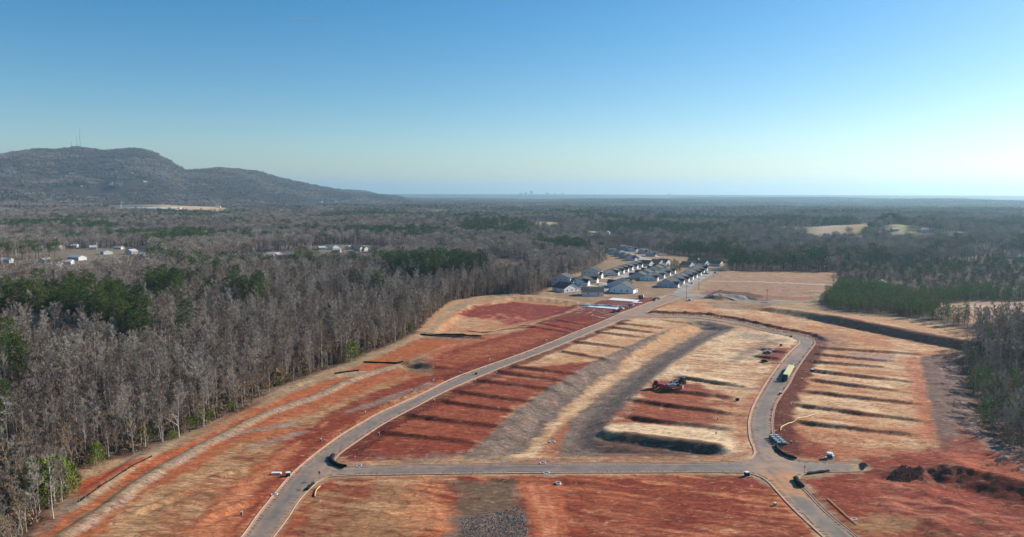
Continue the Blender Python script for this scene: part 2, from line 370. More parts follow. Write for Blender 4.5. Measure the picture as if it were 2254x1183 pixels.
def HZ(x, y):
    if not GRID: return float(ground_h(np.array([float(x)]), np.array([float(y)]))[0])
    a, b, zz = GRID['g']; i = int(np.clip(np.searchsorted(a, x) - 1, 0, len(a) - 2)); j = int(np.clip(np.searchsorted(b, y) - 1, 0, len(b) - 2))
    u = (x - a[i]) / (a[i + 1] - a[i]); v = (y - b[j]) / (b[j + 1] - b[j])
    return float((zz[j, i] * (1 - u) + zz[j, i + 1] * u) * (1 - v) + (zz[j + 1, i] * (1 - u) + zz[j + 1, i + 1] * u) * v)

# ------------------------------------------------------------------ soil colours
red_dk = lin((92,40,31)); red = lin((128,56,40)); org = lin((166,96,62)); orl = lin((204,132,90)); tan = lin((192,148,108)); cream = lin((220,188,148))
olive = lin((150,116,80)); grey = lin((122,107,95)); greyl = lin((146,130,116)); litter = lin((84,64,54)); drygrass = lin((158,134,104)); pinkd = lin((170,116,96))
def site_colour(x, y, sds):
    n = x.shape[0]; col = np.empty((n, 3)); col[:] = litter
    n1 = fbm(x / 14, y / 14, 4, 51); n2 = fbm(x / 4, y / 4, 4, 52)
    # streak noise running along the lots (tracks, raking)
    ca, sa = math.cos(0.30), math.sin(0.30)
    u = x * ca - y * sa; v = x * sa + y * ca
    st = fbm(u / 14, v / 1.6, 4, 53); st2 = fbm(u / 5, v / 0.8, 3, 54)
    def lay(c, m, k=1.0):
        m = np.clip(m * k, 0, 1)[:, None]; col[:] = col * (1 - m) + np.array(c) * m
    def area(poly, c, soft=1.5, rag=2.5, k=1.0, nz=None):
        d = sdpoly(x, y, P(poly) if isinstance(poly, list) else poly)
        d = d + rag * n2 * 1.0 + rag * 0.6 * st
        m = ss(-soft, soft, d)
        if nz is not None: m = m * nz
        lay(c, m, k)
    def stroke(line, c, w, soft=1.0, rag=1.0, k=1.0, nz=None):
        ln = smooth(P(line), 4) if isinstance(line, list) else line
        D, T = dline(x, y, ln); ww = w if np.isscalar(w) else w[0] + (w[1] - w[0]) * T
        m = ss(soft, -soft, D - ww / 2 + rag * n2)
        if nz is not None: m = m * nz
        lay(c, m, k)
    area(site, drygrass, 2, 2)
    lay(tan, ss(-6, 4, sds) * ss(-.3, .5, n1), .6)
    # ---- left corridor, between the wood and the road
    area([(60,1250),(93,1158),(177,1060),(314,1010),(437,965),(564,905),(729,830),(881,765),(925,745),(1100,735),(1320,700),(1380,690),(1300,720),(1128,788),(960,850),(837,908),(714,984),(638,1048),(564,1138),(480,1250)], org, 1.5, 1.5)
    area([(160,1250),(300,1100),(450,1020),(600,940),(760,880),(900,825),(930,860),(760,930),(640,1010),(520,1120),(440,1250)], olive, 3, 4, .9, ss(-.5, .1, n1 + .5 * st))
    area([(160,1250),(300,1100),(450,1020),(600,940),(760,880),(900,825),(930,860),(760,930),(640,1010),(520,1120),(440,1250)], tan, 3, 4, .75, ss(-.2, .35, n1 * .6 + st2))
    area([(300,1183),(420,1075),(520,1000),(600,950),(660,965),(560,1060),(440,1183)], red, 3, 5, .6, ss(.05, .35, st + .3 * n1))
    stroke([(430,1200),(540,1095),(610,1030),(690,960),(760,915),(840,875),(930,842),(1040,800)], red, (13, 12), 2, 3, .95)
    stroke([(400,1230),(500,1120),(580,1045),(650,985)], orl, (11, 5), 3, 3, .75, ss(-.5, .4, st + .4))
    stroke([(470,1150),(560,1060),(640,990),(720,930)], orl, 2.0, 1, 1, .6, ss(-.2, .3, st))
    stroke([(990,835),(1100,795),(1250,735),(1360,692)], red_dk, (9, 7), 1.5, 2, .8)
    stroke(lstripA, drygrass, 8.5, 1.2, 1.4, .95); stroke(lstripA, greyl, 6.0, 1.5, 2, .5, ss(-.1, .4, n2))
    stroke([(120,1175),(230,1100),(330,1022),(430,965),(540,908),(640,870),(740,848),(820,840)], org, 4.0, 1, 1, .95)
    stroke([(110,1190),(230,1108),(330,1030),(430,972),(540,915),(640,878),(740,853)], lin((186,96,58)), 2.2, 1, .8, .9)
    stroke(lstripB, greyl, 5.6, 1, 1.4, .8); stroke(lstripB, drygrass, 5.0, 1, 1.8, .85, ss(-.6, .2, n2))
    stroke([(120,1190),(190,1140),(270,1075)], olive, 3, 1, 1, .7)
    area([(164,1100),(180,1060),(250,1030),(330,1005),(315,1020),(250,1052),(205,1090)], lin((170,78,48)), 1, 1.5, .9)
    area([(93,1158),(165,1105),(200,1092),(150,1130),(100,1175)], grey, 1, 1.5, .8)
    area([(245,1030),(340,992),(437,955),(560,893),(700,828),(800,790),(885,752),(890,758),(800,800),(700,840),(560,905),(437,968),(330,1008)], drygrass, 1.5, 2, .9, ss(-.6, .1, n1))
    stroke([(430,985),(500,962),(560,948),(640,935)], greyl, (2, 5), 1, 1.5, .8)
    stroke([(560,985),(620,966),(668,952)], greyl, 4, 1.5, 2, .7); stroke([(770,905),(830,888),(900,862),(950,845)], greyl, (4, 4), 1.5, 2, .7)
    # basin field
    area(basin, tan, 2, 2, .9); area([(985,700),(1035,668),(1130,658),(1200,662),(1285,672),(1245,690),(1165,716),(1060,733),(965,733)], org, 2, 3, .55, ss(-.4, .3, n1))
    area([(1010,690),(1045,672),(1130,661),(1200,668),(1280,672),(1240,690),(1180,700),(1120,712),(1090,700)], lin((128,50,44)), 2, 3, .95)
    area([(1065,690),(1100,686),(1150,692),(1165,705),(1120,713),(1075,702)], lin((188,116,92)), 2.5, 5, .8, ss(-.2, .3, n2 + st * .4))
    area([(850,785),(900,762),(960,748),(1040,742),(1035,752),(960,770),(880,790)], lin((168,92,52)), 2, 3, .8, ss(-.5, .2, n1)); area([(925,737),(1060,742),(1060,752),(940,748)], grey, 1.5, 2, .5)
    stroke([(925,728),(975,680),(1000,664),(1071,652),(1128,649),(1200,655),(1290,668)], tan, (7, 5), 1.5, 1.5, .9)
    area([(890,800),(925,778),(975,795),(1000,815),(940,825),(880,812)], olive, 2, 2, .8); area([(895,796),(930,788),(960,792),(992,812),(960,824),(905,820)], lin((104,90,74)), 2, 2.5, .85)
    stroke([(900,800),(975,765),(1090,742),(1160,722),(1240,694),(1290,672)], pinkd, 2.2, .8, .6, .7)
    area([(935,800),(1000,768),(1090,745),(1170,722),(1290,690),(1340,700),(1290,716),(1150,772),(1040,808),(960,825)], red, 2, 2, .9)
    area([(960,800),(1000,780),(1130,745),(1240,720),(1230,732),(1130,768),(1040,795),(980,808)], org, 2, 4, .75, ss(-.5, .3, st))
    area([(1150,722),(1290,684),(1340,695),(1280,712),(1200,735)], lin((142,62,44)), 2, 2, .7)
    area([(1180,712),(1250,690),(1340,655),(1400,650),(1440,652),(1440,662),(1380,684),(1300,706),(1230,712)], lin((112,44,38)), 1.5, 2, .92)
    area([(1255,695),(1330,668),(1400,664),(1380,675),(1290,700)], lin((150,76,56)), 2, 2, .4, ss(-.1, .4, st))
    # ---- lots inside the loop, left part
    isl_l = P([(745,1012),(790,975),(837,940),(919,897),(1000,858),(1130,803),(1260,753),(1390,702),(1500,702),(1522,710),(1420,750),(1300,805),(1215,855),(1130,910),(1080,965),(1030,1005),(760,1024)])
    area(isl_l, tan, 1.5, 1.5)
    area([(1225,790),(1310,770),(1420,735),(1500,706),(1390,704),(1260,755),(1180,785)], cream, 3, 5, .7, ss(-.3, .3, n1 + st))
    area([(745,1012),(790,975),(837,940),(919,897),(1000,858),(1110,812),(1330,795),(1215,855),(1130,910),(1080,965),(1030,1005),(760,1024)], red, 3, 6, .97)
    area([(860,960),(940,905),(1040,860),(1200,850),(1120,905),(1060,965),(960,975)], org, 3, 6, .3, ss(-.35, .3, st + .3 * n1))
    area([(980,850),(1110,812),(1240,800),(1200,850),(1100,850)], tan, 3, 5, .5, ss(0, .4, st))
    area([(1390,705),(1300,735),(1200,775),(1280,790),(1450,720)], org, 3, 5, .5, ss(.05, .4, st))
    area([(760,1016),(900,1005),(1030,1000),(1100,985),(1110,1000),(1020,1012),(760,1022)], greyl, 1.5, 3, .6, ss(-.2, .3, n2))
    stroke([(775,1000),(830,955),(919,902),(1000,866),(1130,808),(1260,756),(1380,706)], red_dk, (7, 4), 1.5, 2, .85)
    # ---- central drainage swale
    area(swale, grey, 1.0, 1.0, 1.0)
    area(swale, lin((124,104,92)), 1, 1, .7, ss(-.2, .4, n1)); area(swale, lin((92,82,72)), 1, 1, .5, ss(0, .25, n2))
    area([(1120,1008),(1180,950),(1235,890),(1305,835),(1400,768),(1495,716),(1545,712),(1545,722),(1445,772),(1355,832),(1290,880),(1250,925),(1222,975),(1215,1008)], tan, 1.2, 2.5, .95)
    area([(1130,1008),(1190,950),(1240,895),(1310,840),(1400,775),(1420,785),(1340,835),(1270,890),(1215,950),(1200,1008)], cream, 1.5, 2.5, .6, ss(-.5, .2, n2))
    area([(1180,1004),(1190,975),(1225,930),(1260,900),(1262,915),(1235,960),(1228,1004)], lin((150,84,56)), 1.2, 2, .75)
    area([(1480,775),(1560,735),(1600,722),(1640,728),(1560,755),(1480,800)], lin((126,110,98)), 3, 3, .7)
    # ---- lots inside the loop, right part
    isl_r = P([(1338,960),(1348,930),(1395,880),(1445,832),(1485,802),(1565,748),(1630,722),(1690,732),(1740,742),(1755,750),(1740,768),(1700,822),(1665,875),(1648,925),(1655,985),(1655,1002),(1600,1012),(1590,998),(1575,985),(1450,970)])
    area(isl_r, cream, 1.5, 1.5)
    area(isl_r, tan, 1.5, 1.5, .8, ss(-.2, .35, n1 + .4 * st)); area(isl_r, lin((150,92,66)), 1.5, 1.5, .6, ss(.12, .4, st))
    area([(1590,800),(1640,770),(1700,745),(1735,748),(1680,770),(1620,800)], lin((120,104,92)), 4, 4, .75)
    area([(1620,730),(1700,738),(1690,752),(1630,745)], lin((120,106,96)), 3, 3, .6)
    area([(1345,932),(1395,882),(1440,838),(1500,832),(1600,868),(1640,880),(1640,930),(1560,940)], red, 3, 5, .93)
    area([(1400,885),(1440,850),(1600,875),(1600,925),(1400,915)], org, 2, 5, .55, ss(-.3, .3, st + .2 * n1))
    area([(1345,936),(1410,928),(1600,948),(1620,985),(1570,982),(1340,960)], cream, 2, 3, .85, ss(-.6, .3, n1 + .5 * n2 + .25))
    stroke([(1758,762),(1715,812),(1675,862),(1652,915),(1650,960)], red, (6, 5), 2, 2.5, .6)
    area([(1550,870),(1660,865),(1650,930),(1600,945)], tan, 4, 5, .8, ss(-.3, .3, n2 + .2))
    stroke([(1660,870),(1640,910),(1632,950),(1640,990)], lin((160,98,68)), 4, 1.5, 2, .6)
    area([(1450,1014),(1580,1012),(1640,1008),(1655,995),(1600,998),(1500,1006),(1230,1010)], lin((160,112,82)), 1, 2, .8)
    area([(1128,1016),(1215,1008),(1240,1012),(1400,1010),(1600,1014),(1128,1020)], lin((158,98,72)), .8, 1.5, .6)
    area([(1318,960),(1400,958),(1580,980),(1600,1000),(1560,1004),(1400,1002),(1320,985)], lin((92,68,58)), 1.5, 2, .85)  # dark brown painted in for the shade on the steep bank
    # house pad cut
    area([(1672,792),(1690,766),(1738,768),(1722,790),(1708,800)], lin((120,50,44)), 1, 1, .9)
    # ---- east lots
    east = P([(1745,820),(1800,752),(1815,745),(1760,725),(1640,700),(1550,688),(1440,684),(1460,670),(1530,662),(1640,668),(1750,690),(1850,705),(1980,735),(2110,765),(2090,780),(2026,786),(2040,860),(2055,930),(2070,985),(1960,1000),(1860,1012),(1770,1012),(1715,985),(1706,930),(1720,880)])
    area(east, tan, 1.5, 2); area(east, cream, 1, 2, .6, ss(0, .4, n1 + .3 * st)); area(east, lin((178,116,80)), 1, 2, .65, ss(-.1, .35, -n1 + .5 * st)); area(east, red, 1, 2, .45, ss(.25, .55, st))
    area([(1640,700),(1760,690),(1850,712),(2000,745),(2090,768),(1960,775),(1830,760)], lin((184,124,86)), 4, 6, .6, ss(-.3, .3, st))
    stroke([(2010,790),(2022,840),(2035,900),(2050,960)], lin((170,92,66)), (8, 6), 3, 3, .7)
    area([(1860,775),(1960,780),(1960,798),(1860,790)], lin((148,136,126)), 3, 3, .6)
    area([(1745,985),(1900,985),(2060,990),(2060,1010),(1880,1016),(1750,1012)], org, 3, 4, .75)
    area([(1700,960),(1740,940),(1800,975),(1830,1010),(1760,1012),(1715,990)], red, 2, 3, .85)
    stroke([(1800,752),(1786,780),(1764,815),(1745,850),(1724,885),(1714,925),(1716,960),(1730,992)], red_dk, (11, 9), 1.5, 2.5, .95)
    stroke(berm, red_dk, (7, 8), 1, 2, .97)
    stroke([(1480,668),(1410,690),(1330,712)], red_dk, (2, 3), .8, .6, .7)
    area([(1780,735),(1850,738),(1880,760),(1830,775),(1800,760)], lin((132,96,84)), 4, 4, .6)
    # plateau edge bank, its shade tinted brown in the colour; grass behind
    stroke([(1640,677),(1690,685),(1760,698),(1850,715),(1930,732),(1990,744),(2060,758),(2120,769)], lin((138,88,66)), (7, 11), 1.5, 2, .95)
    area(P([(1700,668),(1850,690),(2010,708),(2140,735),(2140,752),(2010,724),(1850,697),(1700,680)], 4.2), tan, 1.5, 2, .9)
    area([(1540,664),(1600,664),(1690,672),(1680,682),(1580,680)], lin((130,108,86)), 3, 3, .7)
    # slope to the east wood
    area([(2026,786),(2108,776),(2135,860),(2165,935),(2190,985),(2070,990),(2055,930),(2040,860)], lin((104,84,76)), 1.5, 1.5, .97)
    area([(2060,985),(2120,940),(2200,960),(2260,1020),(2260,1060),(2100,1040),(1960,1010)], lin((128,62,46)), 3, 5, .9)
    stroke([(2095,790),(2110,830),(2135,900),(2165,950),(2205,1005),(2254,1060)], lin((150,126,112)), (3, 4), 1.5, 2, .8)
    area([(2180,925),(2254,910),(2300,960),(2254,1010),(2200,985)], lin((150,132,122)), 3, 4, .8, ss(-.3, .3, n1))
    # ---- lower right, dug ground
    lr = P([(1770,1050),(1895,1042),(1925,1030),(1880,1012),(1960,1000),(2070,990),(2200,1000),(2300,1060),(2500,1100),(2500,1300),(1980,1260),(1890,1180),(1800,1100),(1760,1062)])
    area(lr, red, 1.5, 3); area(lr, org, 1, 3, .5, ss(0, .5, st + .3 * n1))
    area([(1950,1070),(2080,1085),(2200,1130),(2150,1150),(1930,1130),(1880,1090)], lin((172,106,82)), 5, 8, .75, ss(-.3, .3, st))
    area([(1920,1000),(2060,1000),(2254,1075),(2254,1060),(2200,1010),(2060,992)], lin((166,92,64)), 3, 4, .7)
    area([(1900,1135),(1990,1130),(2020,1160),(1960,1180),(1890,1160)], olive, 3, 5, .8, ss(-.4, .3, n1)); area([(2030,1150),(2254,1135),(2254,1200),(2000,1200)], lin((140,104,76)), 4, 6, .6, ss(-.3, .3, st))
    stroke([(2085,1052),(2150,1066),(2254,1098),(2420,1150)], lin((126,56,40)), (6, 12), 2, 3, .9)  # dark red painted in to tint the shade of the cut slope
    area(spoil, lin((112,66,50)), 2, 3, .85)
    # ---- foreground lots
    fl = P([(575,1250),(640,1142),(690,1080),(725,1056),(1000,1050),(1650,1046),(1700,1075),(1760,1140),(1860,1250)])
    area(fl, red, 1, 1.5); area(fl, org, 1, 1.5, .6, ss(-.25, .35, n1 + .7 * st)); area(fl, orl, 1, 1.5, .6, ss(.12, .42, st + .35 * n1))
    area([(650,1200),(700,1095),(760,1062),(900,1058),(960,1100),(900,1250)], olive, 3, 6, .75, ss(-.45, .25, n1 + .4 * st + .15)); area([(690,1140),(760,1090),(900,1100),(900,1140)], tan, 3, 6, .6, ss(-.1, .4, st))
    area([(880,1130),(880,1075),(940,1065),(1000,1100),(1005,1183),(900,1183)], orl, 3, 5, .55, ss(-.3, .3, st + .2))
    area([(735,1062),(1000,1053),(1000,1062),(760,1070)], tan, 1, 2, .7)
    area([(996,1250),(1000,1072),(1060,1062),(1128,1060),(1150,1100),(1172,1183),(1180,1250)], lin((104,91,80)), 3, 5, .95)
    area([(1000,1072),(1060,1062),(1130,1060),(1140,1120),(1010,1130)], lin((112,88,62)), 2, 3, .6)
    area([(1140,1058),(1235,1058),(1252,1183),(1260,1250),(1185,1250),(1170,1150)], lin((176,98,66)), 1, 1, .95)
    stroke([(1165,1066),(1185,1110),(1205,1183),(1215,1240)], lin((196,128,94)), 1.5, .6, .8, .7); stroke([(1190,1066),(1212,1110),(1225,1183)], lin((196,128,94)), 1.0, .5, .6, .7)
    area([(1245,1062),(1300,1062),(1420,1095),(1400,1110),(1260,1110)], lin((160,86,60)), 4, 8, .5)
    area([(1250,1250),(1245,1120),(1400,1110),(1560,1100),(1760,1150),(1850,1250)], lin((116,50,40)), 4, 8, .45, ss(-.2, .3, n1))
    stroke([(560,1050),(750,1049)], red, 1, 1, 1, .1)
    # bare clay on the little banks between the lots, darkened to deepen their shade
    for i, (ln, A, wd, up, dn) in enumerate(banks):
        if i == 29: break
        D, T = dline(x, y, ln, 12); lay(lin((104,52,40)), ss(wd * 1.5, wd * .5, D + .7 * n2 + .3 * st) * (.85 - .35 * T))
    # ---- subdivision ground
    sub = P([(1220,642),(1235,610),(1300,590),(1335,570),(1320,548),(1400,541),(1480,560),(1600,578),(1600,595),(1510,640),(1440,655),(1330,662),(1290,668),(1228,655)])
    area(sub, lin((148,122,96)), 2, 2, .9); area(sub, lin((124,112,82)), 2, 3, .6, ss(-.1, .4, n1)); area(sub, lin((168,134,108)), 2, 3, .6, ss(.1, .5, fbm(x / 22, y / 22, 2, 77)))
    # tan field beyond the road
    area([(1530,655),(1590,600),(1725,597),(1842,601),(1838,628),(1790,650),(1700,655),(1600,650)], lin((158,124,98)), 2, 3, .95)
    area([(1590,604),(1725,600),(1835,604),(1800,612),(1600,612)], lin((176,140,104)), 3, 5, .7, ss(-.3, .3, st))
    stroke([(1560,619),(1640,620),(1740,624),(1835,628)], lin((196,180,164)), (5, 6), 1, 1, .9)
    stroke([(1605,622),(1600,630),(1620,638),(1660,643)], lin((128,108,92)), 1.5, 1, .6, .6); stroke([(1780,640),(1840,645)], lin((200,180,165)), 2, 1, 1, .8)
    area([(1530,655),(1560,640),(1700,652),(1790,656),(1790,668),(1640,662)], lin((140,92,74)), 2, 4, .7); area(bigpile, lin((98,70,58)), 2, 2, .9)
    return np.clip(col, 0, 1)
# ------------------------------------------------------------------ the ground sheet
def axis(lo, hi, step, far, g):
    a = list(np.arange(lo, hi, step)); s = step; v = a[-1]; up = []
    while v < far: s *= g; v += s; up.append(v)
    s = step; v = a[0]; dn = []
    while v > -far: s *= g; v -= s; dn.append(v)
    return np.array(dn[::-1] + a + up)
xs = axis(-112, 262, 0.85, 30000, 1.06)
ys = []; v = -150.0
while v < 145: ys.append(v); v += 14 if v < 120 else 3
v = 148.0
while v < 30000:
    ys.append(v)
    v += max(0.7, v * 0.0031) if v < 520 else (v * 0.0065 if v < 1300 else v * 0.016)
ys = np.array(ys)
XX, YY = np.meshgrid(xs, ys); nx, ny = len(xs), len(ys)
fx = XX.ravel(); fy = YY.ravel(); fz = ground_h(fx, fy); GRID['g'] = (xs, ys, fz.reshape(ny, nx))
sdv = sdpoly(fx, fy, site, 70)
colr = np.empty((fx.size, 3)); colr[:] = litter
nn = fbm(fx / 60, fy / 60, 3, 61); nn2 = fbm(fx / 300, fy / 300, 3, 62)
rr = np.hypot(fx, fy)
colr += (nn[:, None] * 0.012)
mixf = ss(900, 2500, rr)[:, None]
woodfar = np.array(lin((66, 60, 54))) * (1 + 0.25 * nn2[:, None])
colr = colr * (1 - mixf) + woodfar * mixf
gm = (ss(3000, 9000, rr) * ss(-.1, .4, fbm(fx / 1500, fy / 700, 3, 63)))[:, None]
colr = colr * (1 - 0.7 * gm) + np.array(lin((52, 62, 46))) * 0.7 * gm
k = (sdv > -40) & (rr < 1200)
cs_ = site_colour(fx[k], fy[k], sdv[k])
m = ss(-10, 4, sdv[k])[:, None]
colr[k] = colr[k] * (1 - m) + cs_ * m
# clearings in the woods (also kept free of trees)
fields = [
 (P([(330,474),(345,463),(440,462.5),(515,467),(510,478),(440,480),(340,480)]), lin((190,160,128))),
 (P([(222,467),(345,462.5),(345,482),(225,480)]), lin((120,112,98))),
 (P([(1865,520),(1895,503),(1945,497),(1950,508),(1915,520),(1885,535)]), lin((170,138,100))),
 (P([(1962,520),(2010,512),(2015,524),(1968,535)]), lin((150,140,96))),
 (P([(2100,510),(2120,515),(2132,535),(2112,535)]), lin((160,130,96))),
 (P([(2140,548),(2210,545),(2215,566),(2150,572)]), lin((130,108,88))),
 (P([(1035,503),(1120,498),(1235,502),(1230,516),(1120,512),(1040,512)]), lin((156,146,98))),
 (P([(1515,566),(1600,562),(1600,582),(1520,580)]), lin((92,96,62))),
 (P([(2066,657),(2150,652),(2254,652),(2700,650),(2700,730),(2254,712),(2170,716),(2120,712),(2062,694)], 4.2), lin((164,128,102))),
 (P([(1060,570),(1085,563),(1165,574),(1168,612),(1110,612),(1075,598)]), lin((120,96,76))),
 (P([(690,545),(840,547),(850,572),(690,570)]), lin((124,108,88))),
 (P([(130,560),(330,548),(330,590),(130,604)]), lin((110,100,80))),
]
for poly, c in fields:
    d = sdpoly(fx, fy, poly, 60); mm = ss(-6, 6, d + 6 * nn)[:, None]
    colr = colr * (1 - mm) + np.array(c) * (1 + .12 * nn[:, None]) * mm
thin = [P([(1130,455),(1230,454),(1235,476),(1130,477)]), P([(1238,451),(1335,452),(1340,479),(1238,481)]), P([(1332,477),(1445,477),(1450,499),(1325,499)]), P([(925,462),(1010,461),(1010,482),(925,482)]), P([(1910,454),(1950,454),(1950,470),(1910,470)]),
 P([(1290,512),(1350,512),(1350,526),(1290,527)]), P([(1700,500),(1790,503),(1795,522),(1700,520)]), P([(560,560),(680,560),(680,580),(560,580)]), P([(0,540),(330,540),(335,600),(0,602)]), P([(690,543),(850,543),(850,575),(690,573)]), P([(1490,470),(1600,472),(1600,486),(1490,486)])]
rf = np.random.RandomState(31)
for i in range(13):
    cx_ = rf.uniform(1640, 2230); cy2 = 452 + 75 * rf.rand() ** 1.2; wv = rf.uniform(9, 24) * (cy2 - 427) / 45; hv = wv * rf.uniform(.16, .28) + 2
    fields.append((P([(cx_ - wv, cy2), (cx_ - wv * .4, cy2 - hv), (cx_ + wv * .8, cy2 - hv * .8), (cx_ + wv, cy2 + hv * .3), (cx_, cy2 + hv)]), lin([(168,146,112), (146,136,98), (178,150,122), (128,120,88)][i % 4])))
    poly, c = fields[-1]; d = sdpoly(fx, fy, poly, 60); mm = ss(-8, 8, d + 10 * nn)[:, None]; colr = colr * (1 - mm) + np.array(c) * (1 + .15 * nn[:, None]) * mm
for poly in thin:
    d = sdpoly(fx, fy, poly, 60); mm = ss(-12, 12, d + 14 * nn)[:, None]; colr = colr * (1 - .8 * mm) + np.array(lin((130, 118, 98))) * (1 + .3 * nn2[:, None]) * .8 * mm
tr = smooth(P([(2080,662),(2150,661),(2254,663),(2400,668)], 4.2), 5); D, T = dline(fx, fy, tr); mm = ss(4.5, 3, D)[:, None]; colr = colr * (1 - mm) + np.array(lin((188,166,148))) * mm
tr = smooth(P([(2254,668),(2200,672),(2170,684),(2165,696),(2180,704)], 4.2), 5); D, T = dline(fx, fy, tr); mm = ss(3.2, 2, D)[:, None]; colr = colr * (1 - mm) + np.array(lin((140,122,110))) * mm
me = bpy.data.meshes.new('ground')
me.vertices.add(fx.size); me.vertices.foreach_set('co', np.stack([fx, fy, fz], 1).ravel())
ii = (np.arange(ny - 1)[:, None] * nx + np.arange(nx - 1)[None, :]).ravel()
quads = np.stack([ii, ii + 1, ii + nx + 1, ii + nx], 1)
nf = len(quads); me.loops.add(nf * 4); me.loops.foreach_set('vertex_index', quads.ravel())
me.polygons.add(nf); me.polygons.foreach_set('loop_start', np.arange(0, nf * 4, 4)); me.polygons.foreach_set('loop_total', np.full(nf, 4))
me.polygons.foreach_set('use_smooth', np.ones(nf, bool)); me.update()
ca = me.color_attributes.new('soil', 'FLOAT_COLOR', 'POINT')
ca.data.foreach_set('color', np.concatenate([np.clip(colr, 0.004, 1), np.ones((fx.size, 1))], 1).ravel())
at = me.attributes.new('cleared', 'FLOAT', 'POINT'); at.data.foreach_set('value', (ss(-8, 4, sdv) * (rr < 1200)).astype(np.float32))

def N(t, kind, **kw):
    n = t.nodes.new(kind)
    for a, b in kw.items(): setattr(n, a, b)
    return n
def soil_material(name):
    m = bpy.data.materials.new(name); m.use_nodes = True; t = m.node_tree; b = t.nodes['Principled BSDF']; L = t.links.new
    b.inputs['Roughness'].default_value = 0.95; b.inputs['Specular IOR Level'].default_value = 0.1
    a = N(t, 'ShaderNodeAttribute', attribute_name='soil'); cl = N(t, 'ShaderNodeAttribute', attribute_name='cleared')
    g = N(t, 'ShaderNodeNewGeometry')
    mp = N(t, 'ShaderNodeMapping'); mp.inputs['Rotation'].default_value = (0, 0, 0.30); mp.inputs['Scale'].default_value = (0.30, 0.95, 0.5); L(g.outputs['Position'], mp.inputs[0])
    n1 = N(t, 'ShaderNodeTexNoise'); n1.inputs['Scale'].default_value = 1.0; n1.inputs['Detail'].default_value = 6; n1.inputs['Roughness'].default_value = .65; L(mp.outputs[0], n1.inputs['Vector'])
    n2 = N(t, 'ShaderNodeTexNoise'); n2.inputs['Scale'].default_value = 0.9; n2.inputs['Detail'].default_value = 8; n2.inputs['Roughness'].default_value = .75; n2.inputs['Distortion'].default_value = .6; L(g.outputs['Position'], n2.inputs['Vector'])
    n3 = N(t, 'ShaderNodeTexNoise'); n3.inputs['Scale'].default_value = 0.13; n3.inputs['Detail'].default_value = 5; L(g.outputs['Position'], n3.inputs['Vector'])
    def mr(src, lo, hi, a0=.3, a1=.7):
        r = N(t, 'ShaderNodeMapRange'); r.inputs['From Min'].default_value = a0; r.inputs['From Max'].default_value = a1; r.inputs['To Min'].default_value = lo; r.inputs['To Max'].default_value = hi; L(src, r.inputs[0]); return r.outputs[0]
    def mul(p, q):
        r = N(t, 'ShaderNodeMath', operation='MULTIPLY'); L(p, r.inputs[0]); L(q, r.inputs[1]); return r.outputs[0]
    # tyre tracks: thin wandering lines, two directions
    def tracks(rot, sc, wd, seed):
        q = N(t, 'ShaderNodeMapping'); q.inputs['Rotation'].default_value = (0, 0, rot); q.inputs['Location'].default_value = (seed, seed * 2, 0); q.inputs['Scale'].default_value = (0.4 * sc, sc, 0.1); L(g.outputs['Position'], q.inputs[0])
        nz = N(t, 'ShaderNodeTexNoise'); nz.inputs['Scale'].default_value = .35; nz.inputs['Detail'].default_value = 1.5; L(q.outputs[0], nz.inputs['Vector'])
        s = N(t, 'ShaderNodeMath', operation='MULTIPLY'); s.inputs[1].default_value = 14; L(nz.outputs[0], s.inputs[0])
        f = N(t, 'ShaderNodeMath', operation='PINGPONG'); f.inputs[1].default_value = 0.5; L(s.outputs[0], f.inputs[0])
        return mr(f.outputs[0], 0.62, 1.0, 0.0, wd)
    k1 = mul(mr(n1.outputs[0], .62, 1.36), mr(n2.outputs[0], .64, 1.36))
    k2 = mul(mul(k1, mr(n3.outputs[0], .86, 1.12)), mul(tracks(.3, .35, .09, 3), tracks(-.5, .22, .06, 11)))
    mx = N(t, 'ShaderNodeMix'); L(cl.outputs['Fac'], mx.inputs[0]); L(mr(n2.outputs[0], .75, 1.25), mx.inputs[2]); L(k2, mx.inputs[3])
    # ragged thin straw over bare clay: hard edged patches of both
    def patches(scale, xs_, lo, hi, seed):
        q = N(t, 'ShaderNodeMapping'); q.inputs['Rotation'].default_value = (0, 0, .26); q.inputs['Location'].default_value = (seed, 0, 0); q.inputs['Scale'].default_value = (scale * xs_, scale, scale); L(g.outputs['Position'], q.inputs[0])
        z_ = N(t, 'ShaderNodeTexNoise'); z_.inputs['Scale'].default_value = 1; z_.inputs['Detail'].default_value = 9; z_.inputs['Roughness'].default_value = .72; z_.inputs['Distortion'].default_value = 1.2; L(q.outputs[0], z_.inputs['Vector'])
        return mul(mr(z_.outputs[0], 0, 1, lo, hi), cl.outputs['Fac'])
    def sc(src, k_):
        r = N(t, 'ShaderNodeMath', operation='MULTIPLY'); L(src, r.inputs[0]); r.inputs[1].default_value = k_; return r.outputs[0]
    m1 = N(t, 'ShaderNodeMix', data_type='RGBA'); L(sc(patches(.38, .5, .53, .60, 5), .42), m1.inputs[0]); L(a.outputs['Color'], m1.inputs[6]); m1.inputs[7].default_value = (*lin((134, 64, 42)), 1)
    m2 = N(t, 'ShaderNodeMix', data_type='RGBA'); L(sc(patches(.55, .4, .56, .63, 40), .34), m2.inputs[0]); L(m1.outputs[2], m2.inputs[6]); m2.inputs[7].default_value = (*lin((220, 178, 136)), 1)
    v = N(t, 'ShaderNodeVectorMath', operation='SCALE'); L(m2.outputs[2], v.inputs[0]); L(mx.outputs[0], v.inputs['Scale'])
    L(v.outputs[0], b.inputs['Base Color'])
    bn = N(t, 'ShaderNodeBump'); bn.inputs['Strength'].default_value = .55; bn.inputs['Distance'].default_value = .22
